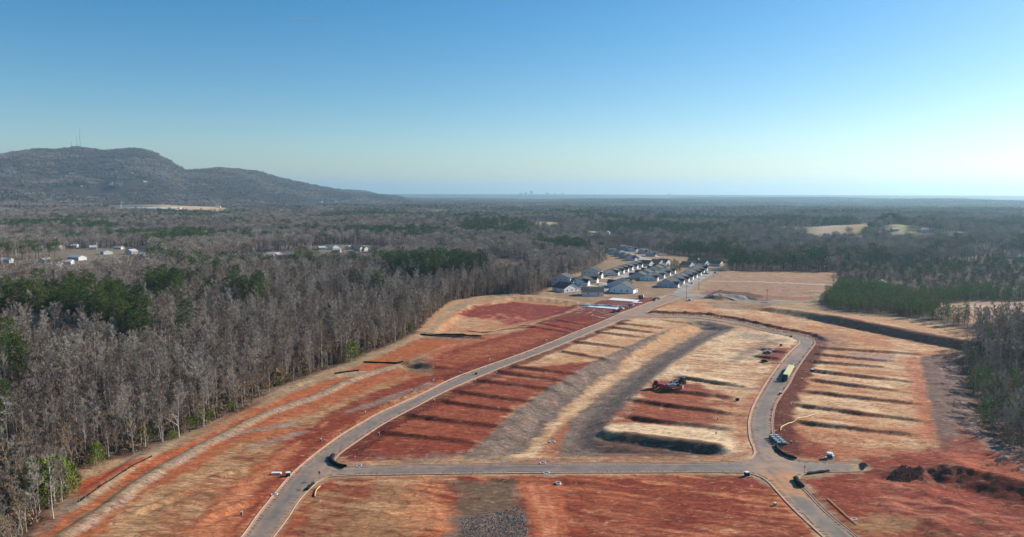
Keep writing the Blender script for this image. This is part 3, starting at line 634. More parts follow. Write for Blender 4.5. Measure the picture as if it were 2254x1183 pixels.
    ad = N(t, 'ShaderNodeMath', operation='ADD'); L(n1.outputs[0], ad.inputs[0]); L(n2.outputs[0], ad.inputs[1]); L(ad.outputs[0], bn.inputs['Height']); L(bn.outputs[0], b.inputs['Normal'])
    return m
me.materials.append(soil_material('soil'))
ground = obj('ground', me); tag(ground, 'red clay building site, brown leaf litter and far rolling land', kind='structure')

# ------------------------------------------------------------------ roads
def inside(poly, x, y): return sdpoly(x, y, poly, 5) > 0
def sheet(name, outer, hole, step, z, colour, m):
    lo = outer.min(0); hi = outer.max(0)
    gx, gy = np.meshgrid(np.arange(lo[0], hi[0], step), np.arange(lo[1], hi[1], step)); gx = gx.ravel(); gy = gy.ravel()
    s_ = sdpoly(gx, gy, outer, 5)
    if hole is not None: s_ = np.minimum(s_, -sdpoly(gx, gy, hole, 5))
    q = s_ > step * .45; pts = [Vector((a, b_)) for a, b_ in outer]; edges = [(i, (i + 1) % len(outer)) for i in range(len(outer))]
    if hole is not None:
        n0 = len(pts); pts += [Vector((a, b_)) for a, b_ in hole]; edges += [(n0 + i, n0 + (i + 1) % len(hole)) for i in range(len(hole))]
    pts += [Vector((a, b_)) for a, b_ in zip(gx[q], gy[q])]
    vv, ee, ff, _, _, _ = delaunay_2d_cdt(pts, edges, [], 0, 1e-4)
    vx = np.array([p[0] for p in vv]); vy = np.array([p[1] for p in vv])
    fa = np.array([f for f in ff if len(f) == 3]); cx = vx[fa].mean(1); cy_ = vy[fa].mean(1)
    s_ = sdpoly(cx, cy_, outer, 5)
    if hole is not None: s_ = np.minimum(s_, -sdpoly(cx, cy_, hole, 5))
    fa = fa[s_ > 0]
    zz = z(vx, vy) if callable(z) else np.full(vx.shape, z)
    a = vx[fa]; b_ = vy[fa]; area_ = (a[:, 1] - a[:, 0]) * (b_[:, 2] - b_[:, 0]) - (a[:, 2] - a[:, 0]) * (b_[:, 1] - b_[:, 0])
    fa[area_ < 0] = fa[area_ < 0][:, ::-1]
    me = bpy.data.meshes.new(name); me.from_pydata(np.stack([vx, vy, zz], 1).tolist(), [], fa.tolist()); me.update()
    c = colour(vx, vy); at = me.color_attributes.new('soil', 'FLOAT_COLOR', 'POINT')
    at.data.foreach_set('color', np.concatenate([c, np.ones((len(vx), 1))], 1).ravel()); me.materials.append(m); return me
def road_material(name):
    m = bpy.data.materials.new(name); m.use_nodes = True; t = m.node_tree; b = t.nodes['Principled BSDF']; L = t.links.new
    b.inputs['Roughness'].default_value = .85; b.inputs['Specular IOR Level'].default_value = .25
    a = N(t, 'ShaderNodeAttribute', attribute_name='soil'); g = N(t, 'ShaderNodeNewGeometry')
    n = N(t, 'ShaderNodeTexNoise'); n.inputs['Scale'].default_value = .5; n.inputs['Detail'].default_value = 8; n.inputs['Roughness'].default_value = .7; L(g.outputs['Position'], n.inputs['Vector'])
    r = N(t, 'ShaderNodeMapRange'); r.inputs['From Min'].default_value = .3; r.inputs['From Max'].default_value = .7; r.inputs['To Min'].default_value = .85; r.inputs['To Max'].default_value = 1.15; L(n.outputs[0], r.inputs[0])
    v = N(t, 'ShaderNodeVectorMath', operation='SCALE'); L(a.outputs['Color'], v.inputs[0]); L(r.outputs[0], v.inputs['Scale']); L(v.outputs[0], b.inputs['Base Color'])
    n2 = N(t, 'ShaderNodeTexNoise'); n2.inputs['Scale'].default_value = 12; L(g.outputs['Position'], n2.inputs['Vector'])
    bn = N(t, 'ShaderNodeBump'); bn.inputs['Strength'].default_value = .3; bn.inputs['Distance'].default_value = .02; L(n2.outputs[0], bn.inputs['Height']); L(bn.outputs[0], b.inputs['Normal'])
    return m
asph = lin((122,110,99)); dust = lin((168,136,112)); asph_d = lin((98,91,86)); orange_dust = lin((186,132,88))
def road_colour(x, y):
    c = np.empty((len(x), 3)); c[:] = asph
    n = fbm(x / 5, y / 5, 4, 71); n2 = fbm(x / 25, y / 25, 3, 72)
    def lay(q, m): c[:] = c * (1 - np.clip(m, 0, 1)[:, None]) + np.array(q) * np.clip(m, 0, 1)[:, None]
    cross = P([(760,1022),(1640,1012),(1640,1048),(760,1052)]); lay(asph_d, .8 * ss(0, 4, sdpoly(x, y, cross)) )
    D, T = dline(x, y, P([(790,1036),(1640,1029)])); lay(lin((122,116,114)), .6 * ss(1.8, .3, D))
    D, T = dline(x, y, P([(790,1042),(1640,1036)])); lay(lin((74,72,74)), .6 * ss(1.2, .2, D))
    lay(lin((130,122,116)), .45 * ss(-.1, .4, n2)); lay(dust, .6 * ss(395, 470, y + 18 * n) * (x < 140)); lay(dust, .5 * ss(.0, .6, n) * ss(-3, 0, -road_sd(x, y) + 1) )
    rs = road_sd(x, y); lay(dust, .75 * ss(2.6, .6, rs + n * .9))
    for px, py, r_, q, kk in ((1712,1040,11,dust,.9),(1722,1062,9,orange_dust,.95),(1735,1075,7,orange_dust,.95),(1700,1005,9,dust,.7),(1750,775,12,dust,.6),(1712,800,6,orange_dust,.6),(720,1035,8,dust,.6),(790,985,9,dust,.55),(760,1010,7,dust,.5),(1740,760,15,lin((150,134,120)),.6),(1800,1030,8,lin((140,128,118)),.5),(1690,960,8,lin((132,122,114)),.5)):
        gx, gy = G(px, py); d = np.hypot(x - gx, (y - gy) * .8); lay(q, kk * ss(r_, r_ * .25, d + n * 4))
    # wheel paths along the main street and the loop
    for ln in (smooth(P([(575,1183),(680,1060),(760,985),(880,905),(1000,846),(1128,794),(1260,743),(1380,696)]), 4), smooth(P([(1850,1183),(1750,1085),(1690,1020),(1675,960),(1680,905),(1710,850),(1755,790),(1770,757),(1700,730)]), 4)):
        D, T = dline(x, y, ln); lay(lin((88,84,82)), .5 * ss(.9, .1, np.abs(D - 1.3)) * ss(-.5, .2, n)); lay(lin((128,118,110)), .3 * ss(.7, 0, D))
    lay(dust, .38 * ss(.05, .5, fbm((x * .6 + y * .8) / 7, (x * .8 - y * .6) / 1.3, 3, 75))); lay(lin((96,86,80)), .3 * ss(.1, .5, fbm(x / 3, y / 3, 3, 76)))
    # patches cut across
    for a_, b2 in (((646,1082),(662,1078)),((738,1037),(747,1033)),((783,1047),(796,1042))):
        D, T = dline(x, y, P([a_, b2])); lay(lin((60,56,56)), .9 * ss(.5, .2, D))
    return c
rmat = road_material('asphalt')
road = obj('road', sheet('road', road_outer, road_hole, 1.25, 0.0, road_colour, rmat)); tag(road, 'new grey asphalt streets dusted with red clay', kind='structure')
kmat = mat('kerb_concrete', (176,142,120), .9, .18, .4)
prof = [(-0.62, 0.004), (-0.60, 0.03), (-0.06, 0.045), (0.0, 0.17), (0.20, 0.18), (0.24, -0.2)]
def sweep(name, line, closed, prof, m, z=None):
    n = len(line); mb = MB()
    tang = np.roll(line, -1, 0) - np.roll(line, 1, 0)
    if not closed: tang[0] = line[1] - line[0]; tang[-1] = line[-1] - line[-2]
    tang /= np.linalg.norm(tang, axis=1)[:, None] + 1e-9; nr = np.stack([tang[:, 1], -tang[:, 0]], 1)
    mid = line[n // 3] + nr[n // 3] * 1.5
    if road_sd(np.array([mid[0]]), np.array([mid[1]]))[0] > 0: nr = -nr
    for i in range(n):
        zz = 0 if z is None else z[i]
        for o_, h_ in prof: mb.v.append((line[i, 0] + nr[i, 0] * o_, line[i, 1] + nr[i, 1] * o_, zz + h_))
    p = len(prof)
    for i in range(n if closed else n - 1):
        j = (i + 1) % n
        for k in range(p - 1): mb.f.append((i * p + k, j * p + k, j * p + k + 1, i * p + k + 1))
    return mb.mesh(name, m)
for (ln, op), lab in zip(kerbs, ('pale concrete kerb along the wood side of the main street', 'pale concrete kerb round the loop block of lots', 'pale concrete kerb round the outside of the loop street', 'pale concrete kerb from the dead end stub to the frame edge', 'pale concrete kerb of the near side of the cross street')):
    o = obj('kerb', sweep('kerb', ln, not op, prof, kmat)); tag(o, lab, kind='structure')
# stub street end: concrete header; old streets beyond
def flat_colour(c1, c2, s=6):
    def f(x, y):
        n = ss(-.4, .4, fbm(x / s, y / s, 4, 81))[:, None]; return np.array(c1) * (1 - n) + np.array(c2) * n
    return f
def gz_off(o): return lambda x, y: ground_h(x, y) + o
street_a = smooth(P([(1468,651),(1481,643),(1516,618),(1544,603),(1566,594.5),(1590,596),(1570,605),(1544,623),(1516,643.5),(1499,654)]), 3)
s2 = P([(1468,651),(1481,643),(1499,630),(1516,618),(1544,603),(1562,595.5),(1588,596),(1570,605),(1544,623),(1524,638),(1514,645),(1560,651),(1640,658.5),(1700,663.5),(1790,669),(1790,672),(1690,668),(1620,662),(1540,657),(1515,656),(1499,654.5)])
conc = road_material('concrete_street')
tag(obj('street', sheet('street', s2, None, 3, gz_off(.12), flat_colour(lin((158,146,138)), lin((138,128,120))), conc)), 'pale old street running past the houses to the wood', kind='structure')
s3 = P([(1312,645),(1345,645),(1365,632),(1385,620),(1408,608),(1440,594),(1436,588),(1420,588),(1402,593),(1380,601),(1352,613),(1325,626),(1298,642)])
tag(obj('street', sheet('street', s3, None, 3, gz_off(.12), flat_colour(lin((166,156,148)), lin((146,138,132))), conc)), 'pale street between the two near rows of houses', kind='structure')
s4 = P([(1358,551),(1372,552),(1400,561),(1432,570),(1445,578),(1425,581),(1405,574),(1385,564),(1362,556)])
tag(obj('street', sheet('street', s4, None, 4, gz_off(.15), flat_colour(lin((176,164,152)), lin((150,140,132))), conc)), 'pale street between the far rows of houses', kind='structure')
wat = mat('pond_water', (34,38,42), .12, .2, .05, spec=.5)
pond = P([(1078,583),(1100,576),(1155,580),(1160,598),(1120,602),(1085,597)])
pz = min(HZ(*p) for p in pond) + 0.35
tag(obj('pond', sheet('pond', smooth(pond, 4, True), None, 8, pz, flat_colour((.02,.02,.02), (.02,.02,.02)), wat)), 'dark pond with sandy edge behind the pines', kind='structure')

# ------------------------------------------------------------------ the air
hb = MB().box(-31500, -3000, -60, 31500, 31500, 430).mesh('haze')
hm = bpy.data.materials.new('air'); hm.use_nodes = True; t = hm.node_tree; t.nodes.clear()
pv = N(t, 'ShaderNodeVolumePrincipled'); pv.inputs['Color'].default_value = (0.54, 0.83, 1.0, 1); pv.inputs['Density'].default_value = 0.000072; pv.inputs['Anisotropy'].default_value = 0.4
ou = N(t, 'ShaderNodeOutputMaterial'); t.links.new(pv.outputs[0], ou.inputs['Volume']); hb.materials.append(hm)
haze = obj('haze', hb); tag(haze, 'thin blue winter haze over the far woods', kind='stuff')
# ------------------------------------------------------------------ trees: one mesh of each variant, placed many times
bark_grey = mat2('grey_bark', (120,112,104), (88,80,74), cc=(196,188,178))
twig_mat = mat2('bare_twigs', (176,167,153), (80,74,68), cc=(128,108,94))
twig_far = mat2('bare_twigs_far', (166,157,145), (136,127,116), cc=(140,120,106)); twig_dark = mat2('bare_twigs_dark', (130,122,114), (100,93,88), cc=(124,104,92))
needle_far = mat2('pine_needles_far', (52,68,42), (42,58,38))
pine_bark = mat2('pine_bark', (110,86,70), (88,70,60))
needle = mat2('pine_needles', (64,86,42), (42,60,35), cc=(86,98,48))
needle_y = mat2('young_pine_needles', (104,126,68), (74,100,58), cc=(128,136,80))
privet = mat2('evergreen_leaves', (104,124,44), (80,104,38), cc=(120,130,56))
brush_mat = mat2('brush_twigs', (138,116,98), (108,92,78), cc=(158,132,100))
def rv(R, s=1.0): return Vector((R.uniform(-s, s), R.uniform(-s, s), R.uniform(-s, s)))
def tri(mb, p, d, length, wd, R):
    d = d.normalized(); u = d.cross(rv(R)); u = (u.normalized() if u.length > 1e-3 else d.orthogonal()) * wd / 2
    n = len(mb.v); mb.v += [tuple(p - u), tuple(p + u), tuple(p + d * length)]; mb.f.append((n, n + 1, n + 2))
def bare_tree(seed, h, spread, r0, n_limb, n_sub, n_twig, tw, clear=0.42, twl=1.5):
    """trunk builder, crown builder; slender forest tree without leaves"""
    R = random.Random(seed); T = MB(); K = MB()
    pts = []; x = y = 0.0
    for i in range(8):
        pts.append((x, y, h * 0.93 * i / 7)); x += R.uniform(-.25, .25); y += R.uniform(-.25, .25)
    rad = [r0 * (1 - 0.86 * (i / 7) ** .9) for i in range(8)]; rad[0] *= 1.25
    pts[0] = (0, 0, -0.8)
    T.tube(pts, rad, 6)
    def at(z):
        f = max(0, min(6.999, z / (h * .93) * 7)); i = int(f); a = Vector(pts[i]); b = Vector(pts[i + 1]); return a.lerp(b, f - i), rad[i] * (1 - f + i) + rad[i + 1] * (f - i)
    for k in range(n_limb):
        q = (k + R.random()) / n_limb; z = h * (clear + (0.95 - clear) * q ** .85)
        p, rr_ = at(z); a = R.uniform(0, 6.283) ; up = R.uniform(.55, 1.2) + .5 * q
        Ln = spread * (1.0 - 0.55 * q) * R.uniform(.7, 1.15)
        d = Vector((math.cos(a), math.sin(a), up)).normalized(); lp = [p]
        for j in range(3):
            d = (d + rv(R, .22) + Vector((0, 0, .10))).normalized(); lp.append(lp[-1] + d * Ln / 3)
        T.tube(lp, [rr_ * .55, rr_ * .4, rr_ * .24, .015], 3)
        src = [(lp, Ln)]
        for s_ in range(n_sub):
            f = R.uniform(.25, .95) * 2.99; i = int(f); b = lp[i].lerp(lp[i + 1], f - i)
            d2 = ((lp[i + 1] - lp[i]).normalized() + rv(R, .8) + Vector((0, 0, .25))).normalized(); L2 = Ln * R.uniform(.25, .5)
            e1 = b + d2 * L2 * .5; d2 = (d2 + rv(R, .3)).normalized(); e2 = e1 + d2 * L2 * .5
            K.tube([b, e1, e2], [.05, .035, .012], 3); src.append(([b, e1, e2], L2))
        for lp_, L_ in src:
            for s_ in range(n_twig):
                f = (R.random() ** .7) * (len(lp_) - 1.01); i = int(f); b = lp_[i].lerp(lp_[i + 1], f - i)
                d2 = (lp_[i + 1] - lp_[i]).normalized() + rv(R, .9) + Vector((0, 0, .3))
                tri(K, b, d2, R.uniform(.5, 1.0) * twl, tw * R.uniform(.7, 1.4), R)
    return T, K
def pine(seed, h, r0, clear, width, clumps, per, leaf, top=0.35):
    R = random.Random(seed); T = MB(); K = MB()
    pts = [(R.uniform(-.15, .15) * i, R.uniform(-.15, .15) * i, h * .97 * i / 5) for i in range(6)]; pts[0] = (0, 0, -0.8)
    T.tube(pts, [r0, r0 * .85, r0 * .7, r0 * .5, r0 * .3, .03], 6)
    for k in range(clumps):
        q = (k + R.random()) / clumps; z = h * (clear + (1 - clear) * q)
        prof_ = math.sin(math.pi * min(1, (q * (1 - top) + top * .75))) if clear > .3 else (1 - q) ** .8 + .08
        rad = width * prof_ * R.uniform(.45, 1.05); a = R.uniform(0, 6.283)
        c = Vector((math.cos(a) * rad, math.sin(a) * rad, z + rad * .12))
        if rad > width * .35: T.tube([Vector((0, 0, z - rad * .25)), c], [.07, .02], 3)
        s_ = (0.75 + .5 * R.random()) * leaf * 2.3
        for j in range(per):
            d = rv(R); d.z = d.z * .6; p = c + Vector((d.x, d.y, d.z * .75)) * s_
            dd = (d + Vector((0, 0, .5)) + rv(R, .3)); tri(K, p, dd, leaf * R.uniform(.7, 1.2), leaf * R.uniform(.5, .8), R)
    return T, K
def bushy(seed, h, width, n, leaf, stems=5, lean=.4):
    R = random.Random(seed); T = MB(); K = MB()
    for i in range(stems):
        a = R.uniform(0, 6.283); d = Vector((math.cos(a) * lean, math.sin(a) * lean, 1)); T.tube([Vector((0, 0, -.3)), d * h * .45, d * h * .8 + rv(R, .3)], [.06, .04, .015], 3)
    for i in range(n):
        a = R.uniform(0, 6.283); q = R.random() ** .7; rr_ = width * math.sqrt(R.random()) * (1 - .6 * q * q) * (1 + .3 * math.sin(3 * a + seed))
        p = Vector((math.cos(a) * rr_, math.sin(a) * rr_, h * q * (1 - .2 * (rr_ / width) ** 2)))
        tri(K, p, Vector((math.cos(a), math.sin(a), 1.2)) + rv(R, .9), leaf * R.uniform(.7, 1.3), leaf * R.uniform(.25, .6), R)
    return T, K
def join_mesh(name, T, K, mt, mk):
    mb = MB(); n = len(T.v); mb.v = T.v + K.v; mb.f = T.f + [tuple(i + n for i in f) for f in K.f]
    me = mb.mesh(name, mt); me.materials.append(mk)
    idx = np.zeros(len(me.polygons), int); idx[len(T.f):] = 1; me.polygons.foreach_set('material_index', idx); return me
class Kind:
    def __init__(s, name, builders, mt, mk):
        s.name = name; s.var = []
        for T, K in builders:
            s.var.append((T.mesh(name + '_trunk', mt), K.mesh(name + '_crown', mk), join_mesh(name, T, K, mt, mk)))
bareK = Kind('bare_tree', [bare_tree(11, 25, 6.2, .26, 19, 5, 15, .075, .3), bare_tree(12, 26, 5.4, .24, 21, 5, 14, .075, .36), bare_tree(13, 23, 7.2, .30, 20, 6, 14, .08, .22), bare_tree(14, 27, 5.0, .22, 20, 5, 14, .07, .40), bare_tree(15, 21, 5.8, .20, 18, 5, 15, .07, .2), bare_tree(16, 24, 8.0, .34, 20, 6, 15, .08, .2), bare_tree(17, 18, 6.5, .24, 18, 6, 14, .075, .15), bare_tree(18, 20, 4.6, .18, 18, 5, 14, .07, .25)], bark_grey, twig_mat)
def round_tree(seed, h, w_, n):
    R = random.Random(seed); T = MB(); K = MB()
    T.tube([Vector((0, 0, -.8)), Vector((.2, .1, h * .4)), Vector((.3, 0, h * .8))], [.3, .22, .06], 5)
    lobes = [(Vector((R.uniform(-.4, .4) * w_, R.uniform(-.4, .4) * w_, h * R.uniform(.5, .74))), w_ * R.uniform(.45, .75)) for _ in range(7)]
    for c, r in lobes: T.tube([Vector((0, 0, h * .3)), c], [.14, .05], 3)
    for j in range(n):
        c, r = lobes[j % 7]; d = rv(R); d.normalize(); d.z = d.z * .8 + .25
        p = c + d * r * R.uniform(.35, .95); tri(K, p, d + rv(R, .35), R.uniform(.9, 1.9), R.uniform(.14, .30), R)
    return T, K
bareM = Kind('bare_tree_far', [round_tree(21 + i, 20 + 1.5 * i, 5.5 + .5 * (i % 3), 620) for i in range(5)], bark_grey, twig_far)
bareD = Kind('bare_tree_far_dark', [round_tree(121 + i, 19 + 1.8 * i, 5.2 + .6 * (i % 3), 560) for i in range(4)], bark_grey, twig_dark)
saplK = Kind('bare_sapling', [bare_tree(31 + i, 9, 2.2, .09, 12, 3, 9, .05, .2, 1.0) for i in range(4)], bark_grey, brush_mat)
pineK = Kind('pine_tree', [pine(41, 25, .30, .48, 4.0, 60, 40, .42), pine(42, 23, .28, .36, 3.8, 64, 38, .42), pine(43, 28, .32, .52, 4.4, 58, 42, .42), pine(44, 20, .26, .30, 3.4, 60, 38, .4)], pine_bark, needle)
yngK = Kind('young_pine', [pine(51, 8.5, .12, .10, 2.1, 34, 26, .36), pine(52, 7.5, .11, .06, 2.3, 34, 26, .36), pine(53, 9.5, .13, .12, 1.9, 34, 26, .36)], pine_bark, needle_y)
pineM = Kind('pine_tree_far', [pine(61 + i, 22, .3, .4, 4.2, 26, 16, 1.1) for i in range(3)], pine_bark, needle)
bushK = Kind('brush', [bushy(71, 2.6, 2.0, 170, .9), bushy(72, 3.4, 2.3, 200, .9), bushy(73, 1.8, 2.6, 170, .8)], bark_grey, brush_mat)
grnK = Kind('evergreen_shrub', [bushy(81, 6.5, 2.8, 900, .55), bushy(82, 4.5, 2.6, 700, .5)], bark_grey, privet)
cedK = Kind('cedar_tree', [pine(91, 9, .14, .04, 1.5, 44, 26, .36)], pine_bark, needle)
def tile(seed, n, size, green, tm=None):
    R = random.Random(seed); K = MB(); Gm = MB()
    for i in range(n):
        cx = R.uniform(-size / 2, size / 2); cy_ = R.uniform(-size / 2, size / 2); hh = R.uniform(13, 22); ww = R.uniform(3.5, 5.5)
        mb = Gm if R.random() < green else K
        if mb is K:
            K.tube([(cx, cy_, 0), (cx, cy_, hh * .8)], [.3, .1], 3)
        for j in range(46):
            d = rv(R); d.normalize(); d.z = abs(d.z) if R.random() < .75 else d.z
            p = Vector((cx, cy_, hh * .68)) + Vector((d.x * ww, d.y * ww, d.z * hh * .32)) * (R.random() ** .4)
            tri(mb, p - d * .8, d + rv(R, .6), R.uniform(1.6, 2.8), R.uniform(.9, 1.7) if mb is Gm else R.uniform(.6, 1.2), R)
    return join_mesh('wood_tile', K, Gm, tm or twig_far, needle_far)
tiles = [tile(101, 26, 46, .04), tile(102, 26, 46, .10), tile(103, 26, 46, .30), tile(104, 26, 46, .65), tile(105, 26, 46, .05, twig_dark), tile(106, 24, 46, .16, twig_dark)]

def scatter(name, meshes, pts, rot, scl, idx, label, cat):
    """one object for a wood nobody could count: meshes set on points"""
    col = bpy.data.collections.new(name + '_sources')
    for i, me in enumerate(meshes):
        o = bpy.data.objects.new('%s_source_%02d' % (name, i), me); col.objects.link(o)
    pm = bpy.data.meshes.new(name); n = len(pts); pm.vertices.add(n); pm.vertices.foreach_set('co', np.asarray(pts, np.float32).ravel())
    a = pm.attributes.new('turn', 'FLOAT_VECTOR', 'POINT'); a.data.foreach_set('vector', np.stack([np.zeros(n), np.zeros(n), rot], 1).astype(np.float32).ravel())
    a = pm.attributes.new('size', 'FLOAT_VECTOR', 'POINT'); a.data.foreach_set('vector', np.asarray(scl, np.float32).ravel())
    a = pm.attributes.new('pick', 'INT', 'POINT'); a.data.foreach_set('value', np.asarray(idx, np.int32))
    pm.update(); o = obj(name, pm); tag(o, label, cat, kind='stuff')
    g = bpy.data.node_groups.new(name, 'GeometryNodeTree')
    g.interface.new_socket('Geometry', in_out='INPUT', socket_type='NodeSocketGeometry'); g.interface.new_socket('Geometry', in_out='OUTPUT', socket_type='NodeSocketGeometry')
    gi = g.nodes.new('NodeGroupInput'); go = g.nodes.new('NodeGroupOutput'); ip = g.nodes.new('GeometryNodeInstanceOnPoints'); ci = g.nodes.new('GeometryNodeCollectionInfo')
    ci.inputs['Collection'].default_value = col; ci.inputs['Separate Children'].default_value = True; ci.inputs['Reset Children'].default_value = True
    ip.inputs['Pick Instance'].default_value = True
    def na(nm, ty):
        q = g.nodes.new('GeometryNodeInputNamedAttribute'); q.data_type = ty; q.inputs['Name'].default_value = nm; return q.outputs['Attribute']
    L = g.links.new
    L(gi.outputs[0], ip.inputs['Points']); L(ci.outputs[0], ip.inputs['Instance']); L(na('pick', 'INT'), ip.inputs['Instance Index'])
    er = g.nodes.new('FunctionNodeEulerToRotation'); L(na('turn', 'FLOAT_VECTOR'), er.inputs[0]); L(er.outputs[0], ip.inputs['Rotation']); L(na('size', 'FLOAT_VECTOR'), ip.inputs['Scale'])
    L(ip.outputs[0], go.inputs[0])
    md = o.modifiers.new('place', 'NODES'); md.node_group = g
    return o

# ------------------------------------------------------------------ where the trees stand
rs_ = np.random.RandomState(7)
def jit(x0, x1, y0, y1, s, amt=.85):
    gx, gy = np.meshgrid(np.arange(x0, x1, s), np.arange(y0, y1, s)); gx = gx.ravel() + (rs_.rand(gx.size) - .5) * s * amt; gy = gy.ravel() + (rs_.rand(gy.size) - .5) * s * amt; return gx, gy
def in_view(x, y, side=60, back=30):
    return (y > 100) & (np.abs(x) < (y + back) * 0.745 + side)
def proj(x, y, z):
    dx, dy, dz = x, y, z - CAM_H; f = dx * _F[0] + dy * _F[1] + dz * _F[2]
    return W0 / 2 + FPX * (dx * _R[0] + dy * _R[1] + dz * _R[2]) / f, H0 / 2 - FPX * (dx * _U[0] + dy * _U[1] + dz * _U[2]) / f
zone_y = P([(1838,626),(1842,604),(1830,590),(1950,578),(2254,572),(2700,565),(2700,700),(2254,662),(2070,655),(2056,692),(1990,705),(1850,684),(1798,668)], 4.2)
zone_strip = P([(1690,664),(1790,668),(1850,684),(2000,706),(2120,722),(2140,735),(2120,742),(1990,716),(1850,694),(1690,676)], 4.2)
zone_e = P([(2130,738),(2180,722),(2254,716),(2700,735),(2700,1100),(2400,1020),(2254,950),(2190,945),(2150,905),(2128,850),(2106,800)])
pine_gr = [P([(-150,690),(0,700),(100,695),(200,690),(260,690),(300,712),(330,745),(345,790),(290,800),(250,770),(200,745),(100,740),(0,745),(-150,760)]),
           P([(845,596),(880,586),(950,583),(1010,588),(1055,592),(1075,610),(1050,632),(960,640),(900,636),(850,615)]),
           P([(325,672),(370,666),(405,675),(400,700),(330,700)]), P([(490,680),(520,676),(585,690),(575,705),(500,702)]), P([(450,686),(470,684),(475,700),(452,702)]),
           P([(640,575),(690,572),(700,592),(640,596)]), P([(0,838),(60,835),(70,870),(0,880)]), P([(-60,965),(25,965),(35,1000),(-60,1010)]),
           P([(1185,545),(1285,545),(1290,565),(1190,566)]), P([(1510,570),(1600,572),(1600,590),(1515,590)]), P([(1600,585),(1740,590),(1840,600),(1840,606),(1600,597)]), P([(1010,516),(1100,514),(1165,516),(1160,526),(1015,526)]),
           P([(395,768),(425,768),(425,785),(395,785)])]
clear_polys = [f[0] for f in fields]
house_px = []   # pixels of the distant houses, kept a little free
far_houses = [(35,462,14,'w'),(14,448,12,'w'),(160,384,16,'w'),(178,411,12,'w'),(290,383,7,'w'),(318,401,12,'g'),(243,403,12,'g'),(82,549,8,'w'),(15,579,9,'w'),(118,549,6,'w'),(133,548,7,'w'),(165,545,7,'w'),(100,578,7,'w'),(123,588,12,'w'),(170,572,30,'w'),(150,582,8,'w'),(205,550,12,'w'),(235,560,14,'w'),(262,549,16,'p'),(290,560,10,'w'),(278,573,12,'w'),(316,565,9,'w'),(275,588,6,'w'),(148,665,5,'w'),
 (585,567,4,'w'),(597,567,4,'w'),(610,566,4,'w'),(623,566,4,'w'),(640,566,6,'w'),(661,565,5,'w'),(708,550,10,'w'),(735,549,16,'w'),(742,556,14,'w'),(770,549,10,'w'),(788,553,10,'g'),(800,552,12,'g'),(818,556,14,'g'),(785,549,18,'b'),(880,461,16,'w'),(886,468,5,'w'),(822,442,8,'w'),(790,441,6,'w'),(706,446,5,'w'),(740,446,5,'w'),(845,441,6,'w'),(993,465,6,'w'),(968,470,6,'w'),(930,475,5,'w'),(1143,462,5,'w'),(1170,460,5,'w'),(1187,474,5,'w'),(1207,460,5,'w'),(1250,470,12,'w'),(1262,463,10,'o'),(1278,460,8,'w'),(1290,460,6,'w'),(1307,461,5,'w'),(1320,455,6,'w'),(1345,464,5,'g'),(1362,462,5,'w'),(1305,515,6,'w'),(1337,516,5,'w'),(1383,484,10,'g'),(1400,485,10,'g'),(1425,482,10,'g'),(1928,460,5,'w'),(1735,510,8,'g'),(1940,517,9,'w'),(1935,519,5,'w'),(1970,508,12,'w'),(2035,510,12,'w'),(2248,528,7,'w'),(2135,564,12,'w'),(2252,572,8,'w'),(1820,520,8,'g'),(1465,472,5,'w'),(1450,468,5,'w'),(395,460,6,'w'),(480,457,8,'w'),(505,456,8,'w'),(230,470,6,'w'),(215,466,6,'w'),(1940,632,5,'w'),(1095,470,6,'g')]
hx = []
for q in far_houses:
    g = GZ(q[0], q[1]); hx.append(g)
hxa = np.array(hx)
def keep(x, y, spread=0):
    k = np.ones(x.shape, bool)
    k &= sdpoly(x, y, site, 40) < -1.5
    for p in clear_polys: k &= sdpoly(x, y, p, 8) < 0
    m = (y > 300)
    tk = np.zeros(x.shape, bool)
    for p in thin: tk |= sdpoly(x, y, p, 8) > 0
    k &= ~(tk & (rs_.rand(len(x)) < .72))
    for a, b, c in hxa:
        dx = x - a; dy = b - y; rad = 9 + b * .006; dep = 26 + b * 0.045
        k &= ~((np.abs(dx) < rad) & (dy > -rad) & (dy < dep))
    return k
def slot(x, y, far_):
    k = np.zeros(x.shape, bool)
    for a, b, c in hxa:
        k |= (np.abs(x - a) < 12 + b * .007) & (y < b + 5) & (y > b - 40 - b * far_)
    return k
def hold(x, y, polys, pad=4): 
    k = np.zeros(x.shape, bool)
    for p in polys: k |= sdpoly(x, y, p, 6) > 0
    return k
